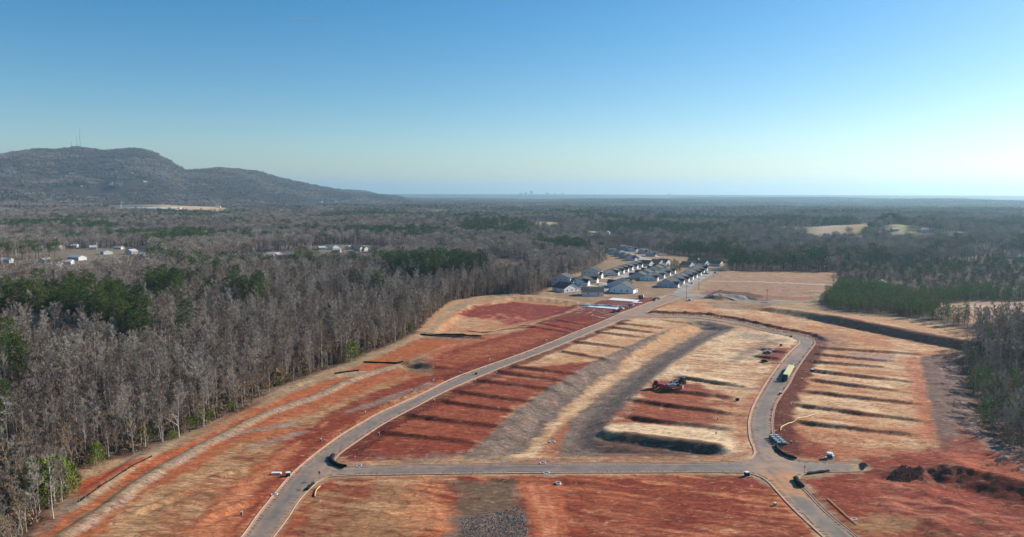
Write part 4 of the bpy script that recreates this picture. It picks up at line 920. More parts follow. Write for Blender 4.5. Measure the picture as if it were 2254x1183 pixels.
# near woods
X, Y = jit(-620, 700, 120, 720, 4.9)
k = in_view(X, Y, 50) & keep(X, Y) & (np.hypot(X, Y) < 700); X, Y = X[k], Y[k]
zy = hold(X, Y, [zone_y]); zs = hold(X, Y, [zone_strip]); ze = hold(X, Y, [zone_e]); gr = hold(X, Y, pine_gr)
pl = hold(X, Y, [plateau]); u_ = rs_.rand(len(X)); nv = fbm(X / 60, Y / 60, 3, 91)
u2 = rs_.rand(len(X))
spec = {'bare': [], 'pine': [], 'young': [], 'sapl': [], 'brush': [], 'green': []}
Z_ = ground_h(X, Y)
edge = -sdpoly(X, Y, site, 40)
slot_near = slot(X, Y, .05)
for i_, (x, y, z, a, b, c, d, e, q, n_, q2, ed) in enumerate(zip(X, Y, Z_, zy, zs, ze, gr, pl, u_, nv, u2, edge)):
    if b:
        if q < .28: spec['sapl'].append((x, y, z, .45 + .4 * q2))
        elif q < .36: spec['young'].append((x, y, z, .5 + .5 * q2))
        elif q < .55: spec['brush'].append((x, y, z, .6 + .5 * q2))
    elif a:
        if n_ + .5 * (q - .5) > -.12 and q < .86: spec['young'].append((x, y, z, .75 + .45 * q2))
        elif q < .8: spec['sapl'].append((x, y, z, .7 + .5 * q2))
        else: spec['brush'].append((x, y, z, .8 + .5 * q2))
    elif c:
        if q < (.26 if x < 205 else .12): spec['young'].append((x, y, z, .9 + .7 * q2))
        elif q < .44: spec['sapl'].append((x, y, z, 1.0 + .6 * q2))
        elif q < .84: spec['bare'].append((x, y, z, .48 + .24 * q2))
        elif q < .9: spec['brush'].append((x, y, z, .8 + .6 * q2))
    elif e and x > 150:
        if q < .5: spec['sapl'].append((x, y, z, .8 + .6 * q2))
        elif q < .7: spec['young'].append((x, y, z, 1 + .5 * q2))
    elif d:
        if q < .80: spec['pine'].append((x, y, z, .78 + .28 * q2))
        else: spec['bare'].append((x, y, z, .75 + .2 * q2))
    else:
        s_ = (.42 + .44 * q2 + .12 * n_) * (1.0 if y > 260 else .72 + .28 * max(0, (y - 180) / 80))
        if x > 120 : s_ *= .72
        if y > 380 and slot_near[i_]: s_ *= .5
        if n_ > .42 and q < .35: spec['pine'].append((x, y, z, .7 + .3 * q2))
        elif q < .82 or y < 230 and q < .6: spec['bare'].append((x, y, z, s_))
        elif q < .97: spec['brush'].append((x, y, z, 1.0 + q2))
        elif q < .976: spec['green'].append((x, y, z, .6 + .3 * q2))
# undergrowth along the edge of the wood
X, Y = jit(-420, 60, 150, 560, 3.2); k = keep(X, Y) & (sdpoly(X, Y, site, 40) > -22); X, Y = X[k], Y[k]; Z_ = ground_h(X, Y)
for x, y, z, q in zip(X, Y, Z_, rs_.rand(len(X))):
    if q < .75: spec['brush'].append((x, y, z, .35 + .75 * q))
    elif q < .82: spec['green'].append((x, y, z, .3 + .4 * rs_.rand()))
# thin young growth filling the edge of the wood
X, Y = jit(-500, 70, 150, 620, 3.6); k = keep(X, Y) & (sdpoly(X, Y, site, 40) > -26); X, Y = X[k], Y[k]; Z_ = ground_h(X, Y)
edge_growth = [(x, y, z, .55 + .9 * rs_.rand()) for x, y, z, q in zip(X, Y, Z_, rs_.rand(len(X))) if q < .62]
# young pines and cedars that stand out, named one by one later
marked = {'green': [], 'young': [], 'cedar': [], 'pine': []}
def mark(kind, px, py, s_, label): marked[kind].append((*GZ(px, py), s_, label))
mark('green', 118, 1100, 1.75, 'big bright green evergreen at the near corner of the wood, tallest of its clump')
mark('green', 150, 1076, 1.55, 'bright green evergreen at the wood edge, rightmost of the near clump')
mark('green', 78, 1092, 1.5, 'bright green evergreen left of the two pale trunks at the near corner')
mark('green', 52, 1112, 1.3, 'bright green evergreen at the near corner of the wood, leftmost of its clump')
mark('green', 214, 1024, 1.0, 'low bright green shrub at the wood edge above the red scar')
mark('green', 318, 968, 1.15, 'tall narrow bright green shrub under the bare trees at the wood edge')
mark('green', 440, 932, .95, 'dark green shrub at the wood edge, left of a pair')
mark('green', 462, 925, .9, 'dark green shrub at the wood edge, right of a pair')
mark('green', 774, 795, 1.5, 'yellow green narrow evergreen at the foot of the tall bare trunks')
mark('young', 2052, 706, 1.15, 'dark round evergreen alone at the edge of the brush by the tan field')
mark('young', 2030, 684, 1.2, 'dark evergreen at the left corner of the far right tan field')
mark('young', 2012, 680, 1.2, 'dark evergreen left of the one at the tan field corner')
mark('young', 1885, 690, .9, 'dark rounded evergreen in the brush strip above the dark bank')
mark('young', 2128, 706, .9, 'young pine standing in front of the far right tan field')
mark('young', 2085, 700, .8, 'small young pine left of the pine before the tan field')
mark('cedar', 1478, 597, 1.1, 'dark cedar among the roofs, left of the cluster')
mark('cedar', 1484, 595, 1.3, 'tallest dark cedar among the roofs of the middle houses')
mark('cedar', 1490, 597, 1.15, 'dark cedar among the roofs, right of the tallest')
mark('cedar', 1470, 598, .9, 'small dark cedar at the left end of the cluster among the roofs')
mark('cedar', 1496, 598, .9, 'small dark cedar at the right end of the cluster among the roofs')
mark('pine', 404, 772, .72, 'lone yellow green pine rising from the bare wood at left')

PLACED = {}
def plant(kind, K, items, name, labeller, cat, limit, stuff_label):
    """the nearest ones in view become trees of their own, the rest one wood"""
    items = np.array(items); px, py = proj(items[:, 0], items[:, 1], items[:, 2] + 6)
    vis = (px > -10) & (px < W0 + 10) & (py < H0 + 40)
    d = np.hypot(items[:, 0], items[:, 1]) + np.where(vis, 0, 1e6); od = np.argsort(d); lim = min(limit, int(vis.sum()))
    R = random.Random(len(items)); protos = {}
    for n_, i in enumerate(od[:lim]):
        x, y, z, s_ = items[i]; v = R.randrange(len(K.var)); tm, cm, jm = K.var[v]; label, group = labeller(x, y, z, s_)
        if v not in protos:
            r = thing(name, label, cat, (x, y, z), R.uniform(0, 6.28), group); r.scale = (s_, s_, s_)
            obj('trunk', tm, r); obj('crown', cm, r); protos[v] = r
        else: dup(protos[v], (x, y, z), R.uniform(0, 6.28), label, group, s_)
    rest = items[od[lim:]]
    PLACED[kind] = protos
    if len(rest):
        n = len(rest); rr2 = np.random.RandomState(n); sc = np.repeat(rest[:, 3:4], 3, 1) * (1 + .12 * (rr2.rand(n, 3) - .5))
        scatter(stuff_label[0], [v[2] for v in K.var], rest[:, :3], rr2.rand(n) * 6.28, sc, rr2.randint(0, len(K.var), n), stuff_label[1], stuff_label[2])
    return protos
def pxy(x, y, z):
    a, b = proj(np.array([x]), np.array([y]), np.array([z])); return float(a[0]), float(b[0])
def at_poly(x, y, polys):
    for i, p in enumerate(polys):
        if sdpoly(np.array([x]), np.array([y]), p, 6)[0] > 0: return i
    return -1
def lab_bare(x, y, z, s_):
    px, py = pxy(x, y, z); e = -sdpoly(np.array([x]), np.array([y]), site, 60)[0]
    if px > 1600: return 'leafless grey tree in the creek wood at the right edge', 'bare trees of the right edge wood'
    size = 'tall' if s_ > .74 else ('middling' if s_ > .58 else 'short')
    if e < 9: return '%s leafless tree in the front rank of the left wood above the %s' % (size, 'near corner scar' if px < 240 else 'straw strip'), '%s front rank trees of the left wood' % size
    if py > 1000: return '%s leafless grey tree inside the near corner of the left wood' % size, '%s trees of the near wood corner' % size
    return '%s leafless grey tree inside the left wood, behind its front rank' % size, '%s inner trees of the left wood' % size
GN = ['in the big left pine grove', 'in the dark middle pine grove before the pond', 'in the pine pair right of the left grove', 'in the small pine group left of the wood centre', 'in the single pine spot left of the small group', 'in the pine clump beside the white houses', 'in the pine clump at the left frame edge', 'in the low pine clump at the left frame edge', 'in the pines behind the pond', 'in the dark trees beyond the house road', 'in the dark belt behind the tan field', 'in the evergreen row of the far lawn', 'rising from the bare wood']
def lab_pine(x, y, z, s_):
    i = at_poly(x, y, pine_gr)
    if i < 0: px, py = pxy(x, y, z); t_ = 'left wood' if px < 1127 else 'right hand woods'; return 'dark green pine standing among the leafless trees of the %s' % t_, 'scattered pines of the %s' % t_
    return 'tall dark green bushy pine %s' % GN[i], 'pines %s' % GN[i]
def lab_small(kind):
    def f(x, y, z, s_):
        zn = at_poly(x, y, [zone_strip, zone_e, zone_y]); wh = ['in the thin strip above the dark bank', 'in the creek wood at the right edge', 'in the thicket beside the tan field', 'in the brush above the building lots'][zn]
        return '%s %s' % (kind, wh), '%s %s' % (kind, wh)
    return f
plant('bare', bareK, spec['bare'], 'bare_tree', lab_bare, 'tree', 300, ('bare_wood', 'grey leafless wood stretching back beside the building site', 'wood'))
plant('pine', pineK, spec['pine'], 'pine_tree', lab_pine, 'pine tree', 300, ('pine_wood', 'dark green pines mixed into the leafless wood', 'wood'))
plant('young', yngK, spec['young'], 'young_pine', lab_small('young green pine'), 'pine tree', 300, ('pine_thicket', 'dense thicket of young green pines right of the tan field', 'thicket'))
plant('sapl', saplK, spec['sapl'], 'bare_sapling', lab_small('small leafless brown sapling'), 'tree', 200, ('sapling_thicket', 'brown leafless saplings between the young pines', 'thicket'))
items = np.array(spec['brush']); n = len(items)
scatter('undergrowth', [v[2] for v in bushK.var], items[:, :3], rs_.rand(n) * 6.28, np.repeat(items[:, 3:4], 3, 1), rs_.randint(0, 3, n), 'brown brush and briars under and along the bare woods', 'brush')
items = np.array(edge_growth); n = len(items)
scatter('edge_saplings', [v[2] for v in saplK.var], items[:, :3], rs_.rand(n) * 6.28, np.repeat(items[:, 3:4], 3, 1), rs_.randint(0, 4, n), 'thin grey saplings crowding the edge of the left wood', 'saplings')
items = np.array(spec['green']); n = len(items)
scatter('evergreen_undergrowth', [v[2] for v in grnK.var], items[:, :3], rs_.rand(n) * 6.28, np.repeat(items[:, 3:4], 3, 1), rs_.randint(0, 2, n), 'scattered green shrubs under the bare woods', 'shrubs')
for kind, K, name, cat in (('green', grnK, 'evergreen_shrub', 'shrub'), ('young', yngK, 'young_pine', 'pine tree'), ('cedar', cedK, 'cedar_tree', 'cedar'), ('pine', pineK, 'pine_tree', 'pine tree')):
    for i, (x, y, z, s_, lab) in enumerate(marked[kind]):
        tm, cm, jm = K.var[i % len(K.var)]
        r = thing(name, lab, cat, (x, y, z), i * 1.3); r.scale = (s_ * 1.0, s_, s_); obj('trunk', tm, r); obj('crown', cm, r)
# the two pale trunks at the near corner
for i, (px, py, s_, lab) in enumerate(((80,1150,.62,'slim leafless tree with a pale trunk at the near corner, left of two'), (118,1142,.68,'slim leafless tree with a pale trunk at the near corner, right of two'), (213,852,1.18,'tall leafless tree with a bright pale trunk in the left wood'), (158,880,1.0,'leafless tree with a thin pale trunk left of the tallest pale one'), (340,862,1.1,'spreading leafless tree with crooked limbs in the left wood'), (630,838,1.02,'leafless tree with a straight pale trunk at the wood edge'))):
    x, y, z = GZ(px, py); r = thing('bare_tree', lab, 'tree', (x, y, z), i * 1.1); r.scale = (s_, s_, s_); v = bareK.var[(1, 3, 5, 0, 2, 1)[i]]; obj('trunk', v[0], r); obj('crown', v[1], r)

# middle distance: 650 m to 2.6 km
X, Y = jit(-2100, 2100, 560, 2600, 9.0); r_ = np.hypot(X, Y)
k = in_view(X, Y, 60) & (r_ >= 700) & (r_ < 2600) & keep(X, Y); X, Y = X[k], Y[k]; Z_ = ground_h(X, Y)
gr = hold(X, Y, pine_gr); zy = hold(X, Y, [zone_y])
nv = fbm(X / 130, Y / 90, 3, 95); nv2 = fbm(X / 500, Y / 300, 3, 96)
q = rs_.rand(len(X)); pthr = nv + .6 * nv2 + .16 * (X > 150) + .25 * (q - .5) > .37
isp = (gr & (q < .85)) | (pthr & (q < .8)) | (zy & (q < .6)) | (q < .035)
s_ = .62 + .42 * rs_.rand(len(X)); s_ = np.where(zy, s_ * .5, s_); s_ = s_ * (1 + .14 * fbm(X / 90, Y / 60, 2, 97))
sm = slot(X, Y, .1); s_ = np.where(sm, s_ * .42, s_); idx = np.where(isp, 5 + rs_.randint(0, 3, len(X)), rs_.randint(0, 5, len(X)))
dk = (~isp) & (fbm(X / 75, Y / 55, 3, 197) + .7 * (rs_.rand(len(X)) - .5) > .02); idx = np.where(dk, 8 + rs_.randint(0, 4, len(X)), idx)
scl = np.stack([s_ * 1.15, s_ * 1.15, s_ * (1 + .15 * (rs_.rand(len(X)) - .5))], 1)
scatter('far_wood', [v[2] for v in bareM.var] + [v[2] for v in pineM.var] + [v[2] for v in bareD.var], np.stack([X, Y, Z_], 1), rs_.rand(len(X)) * 6.28, scl, idx, 'grey brown leafless woods with dark pines rolling into the distance', 'wood')
# far: woods as patches of canopy
U, V = jit(-11000, 13000, -4000, 13000, 33, 1.0); X, Y = U * math.cos(.4) - V * math.sin(.4), U * math.sin(.4) + V * math.cos(.4); X, Y = X[Y > 1500], Y[Y > 1500]; r_ = np.hypot(X, Y)
k = in_view(X, Y, 200) & (r_ >= 2600) & (r_ < 10500) & keep(X, Y); X, Y = X[k], Y[k]; k = ~slot(X, Y, .07); X, Y = X[k], Y[k]; r_ = np.hypot(X, Y); Z_ = ground_h(X, Y) - 1.0
k = ~((X < -2500) & (r_ > 7200)); X, Y, Z_ = X[k], Y[k], Z_[k]
nv = 1.15 * fbm(X / 420, Y / 240, 4, 98) + .2 * fbm(X / 90, Y / 90, 2, 99) + .12 * (X > 300) - .10 * (X < -900)
q = rs_.rand(len(X)); idx = np.where(nv > .36, 3, np.where(nv > .2, 2, np.where(q < .5, 1, 0))); dk = (idx < 3) & (fbm(X / 190, Y / 150, 4, 198) + .35 * (q - .5) > .0); idx = np.where(dk, 4 + (q < .5), idx)
s_ = .7 + .6 * rs_.rand(len(X)); scl = np.stack([s_, s_, s_ * .95], 1)
scatter('distant_forest', tiles, np.stack([X, Y, Z_], 1), rs_.rand(len(X)) * 6.28, scl, idx, 'distant leafless forest covering the hills and the mountain', 'forest')
print('TREES', {k_: len(v) for k_, v in spec.items()}, len(X))
# ------------------------------------------------------------------ houses
W_white = mat('white_siding', (228,228,226), .7, .06, .5); W_blue = mat('blue_grey_siding', (176,182,192), .7, .08, .5); W_beige = mat('beige_siding', (200,194,182), .7, .08, .5); W_grey = mat('grey_siding', (164,164,164), .7, .08, .5)
R_dark = mat('charcoal_shingles', (44,44,48), .9, .18, 2.0); R_grey = mat('grey_shingles', (88,86,84), .9, .15, 2.0); R_green = mat('green_grey_shingles', (70,73,72), .9, .15, 2.0); R_brown = mat('brown_shingles', (70,60,58), .9, .15, 2.0)
trim = mat('white_trim', (222,222,218), .6, .04, 1); glass = mat('window_glass', (38,44,54), .15, .1, 1, spec=.6); concrete = mat('concrete', (188,182,172), .9, .1, .6); concw = mat('fresh_concrete', (214,214,212), .85, .06, .4)
def gable_box(mb, x0, x1, y0, y1, h, rise, axis='y', over=0.5, th=.18, roof=None):
    """walls with gables into mb, the two roof slabs into roof; ridge runs along axis"""
    if axis == 'y':
        xm = (x0 + x1) / 2; mb.prism([(x0, -.6), (x1, -.6), (x1, h), (xm, h + rise), (x0, h)], y0, y1)
        if roof:
            sl = rise / (x1 - x0) * 2
            a = (x0 - over, h - over * sl + .04); b = (xm, h + rise + .04); c = (x1 + over, h - over * sl + .04)
            roof.prism([a, b, (b[0], b[1] + th), (a[0], a[1] + th)], y0 - over, y1 + over); roof.prism([b, c, (c[0], c[1] + th), (b[0], b[1] + th)], y0 - over, y1 + over)
    else:
        k = len(mb.v); gable_box(mb, y0, y1, x0, x1, h, rise, 'y', over, th, None)
        mb.v[k:] = [(q[1], q[0], q[2]) for q in mb.v[k:]]; 
        n = 0
        mb.f[-7:] = [tuple(reversed(f)) for f in mb.f[-7:]]
        if roof:
            t_ = MB(); d_ = MB(); gable_box(d_, y0, y1, x0, x1, h, rise, 'y', over, th, t_)
            k = len(roof.v); roof.v += [(q[1], q[0], q[2]) for q in t_.v]; roof.f += [tuple(k + i for i in reversed(f)) for f in t_.f]
def house(label, wall, roofm, storeys=1, wing=1, dx=8.0, dy=5.6, rise=3.6, group=None, name='house'):
    r = thing(name, label, 'house', (0, 0, 0), 0, group); h = 2.9 * storeys
    wm = MB(); rm = MB(); gable_box(wm, -dx, dx, -dy, dy, h, rise, 'y', .5, .18, rm)
    obj('wall', wm.mesh('wall', wall), r); ro = obj('roof', rm.mesh('roof', roofm), r)
    vb = MB(); vb.cyl((-dx * .4, dy * .3, h + 1.2), (-dx * .4, dy * .3, h + 2.9), .14, n=6); obj('roof_vent', vb.mesh('roof_vent', trim), ro)
    if wing:
        wm = MB(); rm = MB(); gable_box(wm, dx - 3.0, dx + 2.2, -dy + .3, .6, h * (.96 if storeys == 1 else .55), 2.0, 'x', .4, .16, rm)
        obj('garage_wing', wm.mesh('garage_wing', trim if wall is W_white else wall), r); obj('wing_roof', rm.mesh('wing_roof', roofm), r)
        g = MB().box(dx + 2.2, -dy + .9, 0, dx + 2.28, 0.0, 2.3); obj('garage_door', g.mesh('garage_door', trim), r)
        dw = MB().quad((dx + 2.3, -dy + .6, .08), (dx + 9.5, -dy + .6, .08), (dx + 9.5, .3, .08), (dx + 2.3, .3, .08)); obj('driveway', dw.mesh('driveway', concrete), r)
    g = MB().box(dx, 2.0, .1, dx + .07, 3.0, 2.2); obj('front_door', g.mesh('front_door', R_dark), r)
    cb = MB()
    for a in (-dx, dx):
        for b in (-dy, dy): cb.box(a - .1, b - .1, -.4, a + .1, b + .1, h)
    obj('corner_board', cb.mesh('corner_board', trim), r)
    wn = MB().box(-.5, -.04, 0, .5, .06, 1.2).mesh('window', trim); gl = MB().box(-.4, -.07, .1, .4, -.045, 1.1).mesh('pane', glass)
    spots = []
    for s_ in range(storeys):
        z = .95 + 2.9 * s_
        spots += [(-dx * .6, -dy - .03, z, 0), (0, -dy - .03, z, 0), (dx * .5, -dy - .03, z, 0), (-dx - .03, -dy * .5, z, -math.pi / 2), (-dx - .03, dy * .45, z, -math.pi / 2), (dx + .03, dy * .8, z, math.pi / 2)]
    for x, y, z, a in spots:
        o = obj('window', wn, r, (x, y, z), a); obj('pane', gl, o)
    fb = MB()
    return r
HR = -math.radians(25)
def set_house(r, px, py, rz):
    x, y, z = GZ(px, py); r.location = (x, y, z); r.rotation_euler = (0, 0, rz)
# front houses, each its own look
front = [
 (1246,641,'two storey white house with dark roof nearest the wood, first by the site', W_white, R_dark, 1, 0, 7.5, 6.5, 3.4, HR + math.radians(62), 'h1'),
 (1240,627,'tall two storey blue grey house behind the first white one, at the wood side', W_blue, R_grey, 2, 1, 7.5, 5.5, 2.8, HR, 'h2'),
 (1304,650,'long low pale green house with a dark roof beside the concrete slabs', W_white, R_green, 1, 0, 5.2, 7.2, 2.6, math.radians(88), 'h3'),
 (1272,627,'dark roofed house with twin white gables, third in the left row', W_white, R_dark, 1, 1, 7.5, 5.5, 3.2, HR, 'h4'),
 (1293,621,'dark roofed house with white gable, behind the twin gabled one', W_beige, R_dark, 1, 1, 7.0, 5.2, 3.2, HR, 'h5'),
 (1303,611,'tall two storey grey house at the end of the left row', W_beige, R_green, 2, 1, 7.5, 5.5, 3.0, HR, 'h6'),
 (1366,632,'grey house with a black roof at the corner of the pale street', W_blue, R_dark, 1, 1, 8, 5.5, 3.6, HR + math.pi, 'h7'),
 (1373,643,'pale grey gabled house with a dark porch beside the white slab', W_white, R_grey, 1, 0, 8.5, 6.0, 4.2, HR, 'h8'),
]
for px, py, lab, wa, ro, st, wg, dx_, dy_, ri, rz, _n in front:
    r = house(lab, wa, ro, st, wg, dx_, dy_, ri, 'houses of the finished street'); set_house(r, px, py, rz); r.scale = (1.15, 1.15, 1.15)
rows = [
 ('white gabled house left of the pale street', 'left street row', [(1344,605),(1356,601),(1366,597.5),(1376,594),(1387,590.5),(1397,587.5),(1407,584.5)], HR, 0, [(W_white, R_dark), (W_white, R_brown), (W_beige, R_dark)], (6.8, 5.0, 3.0)),
 ('grey roofed house right of the pale street', 'middle block, street side', [(1408,613),(1420,606.5),(1433,602),(1446,597.5),(1457,593.5)], HR, math.pi, [(W_beige, R_grey), (W_grey, R_grey), (W_beige, R_dark)], (8.0, 5.4, 3.4)),
 ('grey roofed house in the inner row of the middle block', 'middle block, inner row', [(1428,617),(1443,611),(1456,606),(1468,601)], HR, 0, [(W_white, R_green), (W_beige, R_grey)], (7.0, 5.0, 3.0)),
 ('white fronted dark roofed house along the road', 'row along the road', [(1469,631),(1482,624),(1493,619),(1503,614.5),(1512,610),(1521,605.5),(1529,601),(1536,595.5)], HR, 0, [(W_blue, R_brown), (W_white, R_dark), (W_beige, R_brown), (W_white, R_dark)], (8.0, 5.4, 3.9)),
 ('dark roofed house in the back cluster by the wood', 'back cluster', [(1513,588),(1528,578),(1546,584),(1557,582),(1578,585),(1424,585),(1447,583),(1462,582)], HR + 1.4, 0, [(W_grey, R_brown), (W_beige, R_dark), (W_grey, R_dark)], (7.0, 5.4, 3.2)),
 ('blue grey house in the farthest row', 'farthest row', [(1344,557),(1355,561),(1366,564.5),(1378,569),(1391,573),(1370,549),(1382,551),(1395,553),(1418,558),(1436,564)], HR - .5, 0, [(W_blue, R_green), (W_white, R_dark), (W_blue, R_grey)], (7.0, 5.2, 3.0)),
]
for base, grp, spots, rz, flip, mats, (dx_, dy_, ri) in rows:
    protos = []
    for i, (px, py) in enumerate(spots):
        k = i % len(mats); lab = '%s %s, from the near end' % (ORD[i], base)
        x, y, z = GZ(px, py)
        if k >= len(protos):
            r = house(lab, mats[k][0], mats[k][1], 1, 1, dx_, dy_, ri, grp); protos.append(r); r.location = (x, y, z); r.rotation_euler = (0, 0, rz + flip)
        else: dup(protos[k], (x, y, z), rz + flip + (i % 3 - 1) * .03, lab, grp)
# distant houses among the trees
def small_house(label, w_px, wall, roofm, group):
    r = thing('distant_house', label, 'house', (0, 0, 0), 0, group); L_ = 7.0
    wm = MB(); rm = MB(); gable_box(wm, -L_, L_, -4.5, 4.5, 3.2, 2.0, 'x', .5, .2, rm)
    obj('wall', wm.mesh('wall', wall), r); obj('roof', rm.mesh('roof', roofm), r)
    wn = MB()
    for q in (-.6, .1, .65): wn.box(q * L_ - .6, -4.56, 1, q * L_ + .6, -4.5, 2.2)
    obj('window', wn.mesh('window', glass), r); return r
sets = {'w': (mat('weathered_white_siding', (196,194,190), .8, .12, .4), mat('pale_roof', (176,172,166), .8, .1, .5)), 'g': (W_grey, R_grey), 'b': (W_grey, R_brown), 'p': (W_beige, mat('pink_roof', (196,172,164), .8, .1, .5)), 'o': (W_beige, mat('tan_roof', (186,140,110), .8, .1, .5))}
colname = {'w': 'white', 'g': 'grey', 'b': 'brown roofed', 'p': 'pale pink roofed', 'o': 'orange tan'}
sp_ = {}; cnt = {}
order = sorted(range(len(far_houses)), key=lambda i: far_houses[i][0])
def where(px, py):
    if py < 425: return 'on the wooded mountain side'
    if py > 535 and px < 420: return 'above the left pine grove'
    if py > 535 and px < 900: return 'left of the middle pine grove'
    if py > 535: return 'in the far right valley'
    if px < 560: return 'near the far warehouse'
    if px < 1100: return 'in the woods left of the skyline'
    if px < 1600: return 'in the woods below the skyline'
    return 'on the right hand hills'
for i in order:
    px, py, wp, c = far_houses[i]; x, y, z = hx[i]; wm_ = np.clip(wp / max(py - 427, 8) * 80, 9, 34) if py > 430 else wp * 2.0
    key = (where(px, py), c); cnt[key] = cnt.get(key, 0) + 1; n_ = cnt[key]
    lab = '%s house %s, %s of these from the left' % (colname[c], key[0], ['first'] [0] if n_ == 1 else (ORD[n_ - 1] if n_ <= 20 else 'last'))
    sc = (wm_ / 14, 1.15, 1.35 if py < 480 else (.9, 1.15, 1.0)[i % 3]); rz = (-.35, .2, .5, -.7, .05, 1.2, -.15)[i % 7]
    if c not in sp_: sp_[c] = r = small_house(lab, wp, *sets[c], 'scattered houses in the woods'); r.location = (x, y, z); r.rotation_euler = (0, 0, rz); r.scale = sc
    else: dup(sp_[c], (x, y, z), rz, lab, 'scattered houses in the woods', sc)
# warehouse with its flag, below the mountain
x, y, z = GZ(318, 468)
ww = thing('warehouse', 'long pale grey green flat roofed warehouse below the mountain', 'warehouse', (x, y, z + 1), -.12)
s_ = y / 1609.0
obj('wall', MB().box(-36 * s_, 0, -6, 26 * s_, 90, 7.5 * s_).mesh('wall', mat('ribbed_metal_wall', (152,164,160), .6, .06, .1)), ww)
obj('side_wall', MB().box(-36.2 * s_, -.3, -6, -27 * s_, 90.3, 7.6 * s_).mesh('side_wall', mat('dark_metal_wall', (104,118,124), .6, .06, .1)), ww)
obj('roof', MB().box(-70 * s_, 20, 7.6 * s_, 26.4 * s_, 150, 8.3 * s_).mesh('roof', mat('pale_metal_roof', (196,200,198), .5, .05, .05)), ww)
dk = MB(); [dk.box((-20 + 9 * i) * s_, -.5, 0, (-18 + 9 * i) * s_, -.31, 4) for i in range(5)]; obj('dock_door', dk.mesh('dock_door', R_grey), ww)
x, y, z = GZ(267, 469); fp = thing('flagpole', 'very tall flagpole flying a white flag by the warehouse', 'flagpole', (x, y, z)); t_ = (y / 1609)
obj('pole', MB().cyl((0, 0, 0), (0, 0, 25 * t_), .9, .5, 6).mesh('pole', trim), fp)
fm = MB(); 
for i in range(5): fm.quad((.8 + i * 2.4, math.sin(i) * .9, 25 * t_ - 8), (.8 + (i + 1) * 2.4, math.sin(i + 1) * .9, 25 * t_ - 8.4), (.8 + (i + 1) * 2.4, math.sin(i + 1) * .9, 25 * t_ - .4), (.8 + i * 2.4, math.sin(i) * .9, 25 * t_))
obj('flag', fm.mesh('flag', trim), fp)
# masts on the mountain
steel = mat('galvanised_steel', (120,122,126), .5, .1, 1, metal=.3); orange_p = mat('red_mast_paint', (168,78,60), .6, .1, 1)
def mast(px, ytop, rad, lab):
    th = math.atan2((px - W0 / 2), FPX); D = float(ridge(np.array([th]))[1][0]); x = math.sin(th) * D; y = math.cos(th) * D; z = HZ(x, y)
    H_ = 80 + (426.5 - ytop) / FPX * y - z; r = thing('radio_mast', lab, 'radio mast', (x, y, z))
    m_ = MB()
    for a in range(3):
        c_, s2_ = math.cos(a * 2.094), math.sin(a * 2.094); m_.cyl((c_ * rad, s2_ * rad, 0), (c_ * rad * .5, s2_ * rad * .5, H_), rad * .4, rad * .25, 4)
    n_ = 16
    for i in range(n_):
        q = i / n_; z0 = H_ * q; z1 = H_ * (i + 1) / n_; k_ = rad * (1 - .5 * q)
        for a in range(3):
            a0 = a * 2.094; a1 = (a + 1) * 2.094; m_.cyl((math.cos(a0) * k_, math.sin(a0) * k_, z0), (math.cos(a1) * k_, math.sin(a1) * k_, z1), rad * .15, n=3)
    obj('lattice', m_.mesh('lattice', steel), r)
    obj('antenna', MB().cyl((0, 0, H_ * .86), (0, 0, H_ + 6), rad * .35, .3, 5).mesh('antenna', orange_p), r)
mast(180, 305, 1.1, 'shorter lattice radio mast on the mountain top, left of the tallest'); mast(187, 290, 1.1, 'tallest lattice radio mast on the mountain top'); mast(168, 317, 1.1, 'small mast at the left of the mountain top masts')
# city on the horizon
city = mat('hazy_city_concrete', (90,84,90), .8, .05, .01)
def tower(px, wpx, ytop, lab):
    D = 19000.0; x = (px - W0 / 2) / FPX * D; w_ = wpx / FPX * D; g = HZ(x, D); H_ = 80 + (426.5 - ytop) / FPX * D - (px - 1127) * .0026 / FPX * D - g
    r = thing('office_tower', lab, 'skyscraper', (x, D, g), 0, 'city buildings on the horizon')
    obj('block', MB().box(-w_ / 2, 0, -5, w_ / 2, 40, H_).mesh('block', city), r); obj('penthouse', MB().box(-w_ / 4, 8, H_, w_ / 4, 30, H_ + 5).mesh('penthouse', city), r)
for a in ((1146,7,425.2,'wide low office building at the left end of the horizon skyline'), (1157,6,424.0,'mid height office building left of the tallest on the horizon'), (1169,5,420.3,'tallest slim office tower on the horizon'), (1204,7,424.2,'office building with stepped top right of the tallest on the horizon'), (1221,4,425.8,'small far building between two larger ones on the horizon'), (1238,5,425.2,'far building at the right end of the main skyline'), (1471,9,425.6,'lone low block on the horizon far right of the skyline')): tower(*a)
# trail of a plane
d0 = (_F + (636 - W0 / 2) / FPX * _R - (37 - H0 / 2) / FPX * _U); d1 = (_F + (702 - W0 / 2) / FPX * _R - (41.5 - H0 / 2) / FPX * _U)
a_ = Vector(d0 / d0[2] * 9000); b_ = Vector(d1 / d1[2] * 9000)
vap = bpy.data.materials.new('vapour'); vap.use_nodes = True; t = vap.node_tree; t.nodes['Principled BSDF'].inputs['Base Color'].default_value = (.9, .9, .9, 1); t.nodes['Principled BSDF'].inputs['Alpha'].default_value = .35; t.nodes['Principled BSDF'].inputs['Roughness'].default_value = 1
tag(obj('contrail', MB().tube([a_, a_.lerp(b_, .3), a_.lerp(b_, .7), b_], [14, 38, 34, 4], 6).mesh('contrail', vap, True)), 'short thin white aircraft trail in the blue sky', 'contrail')

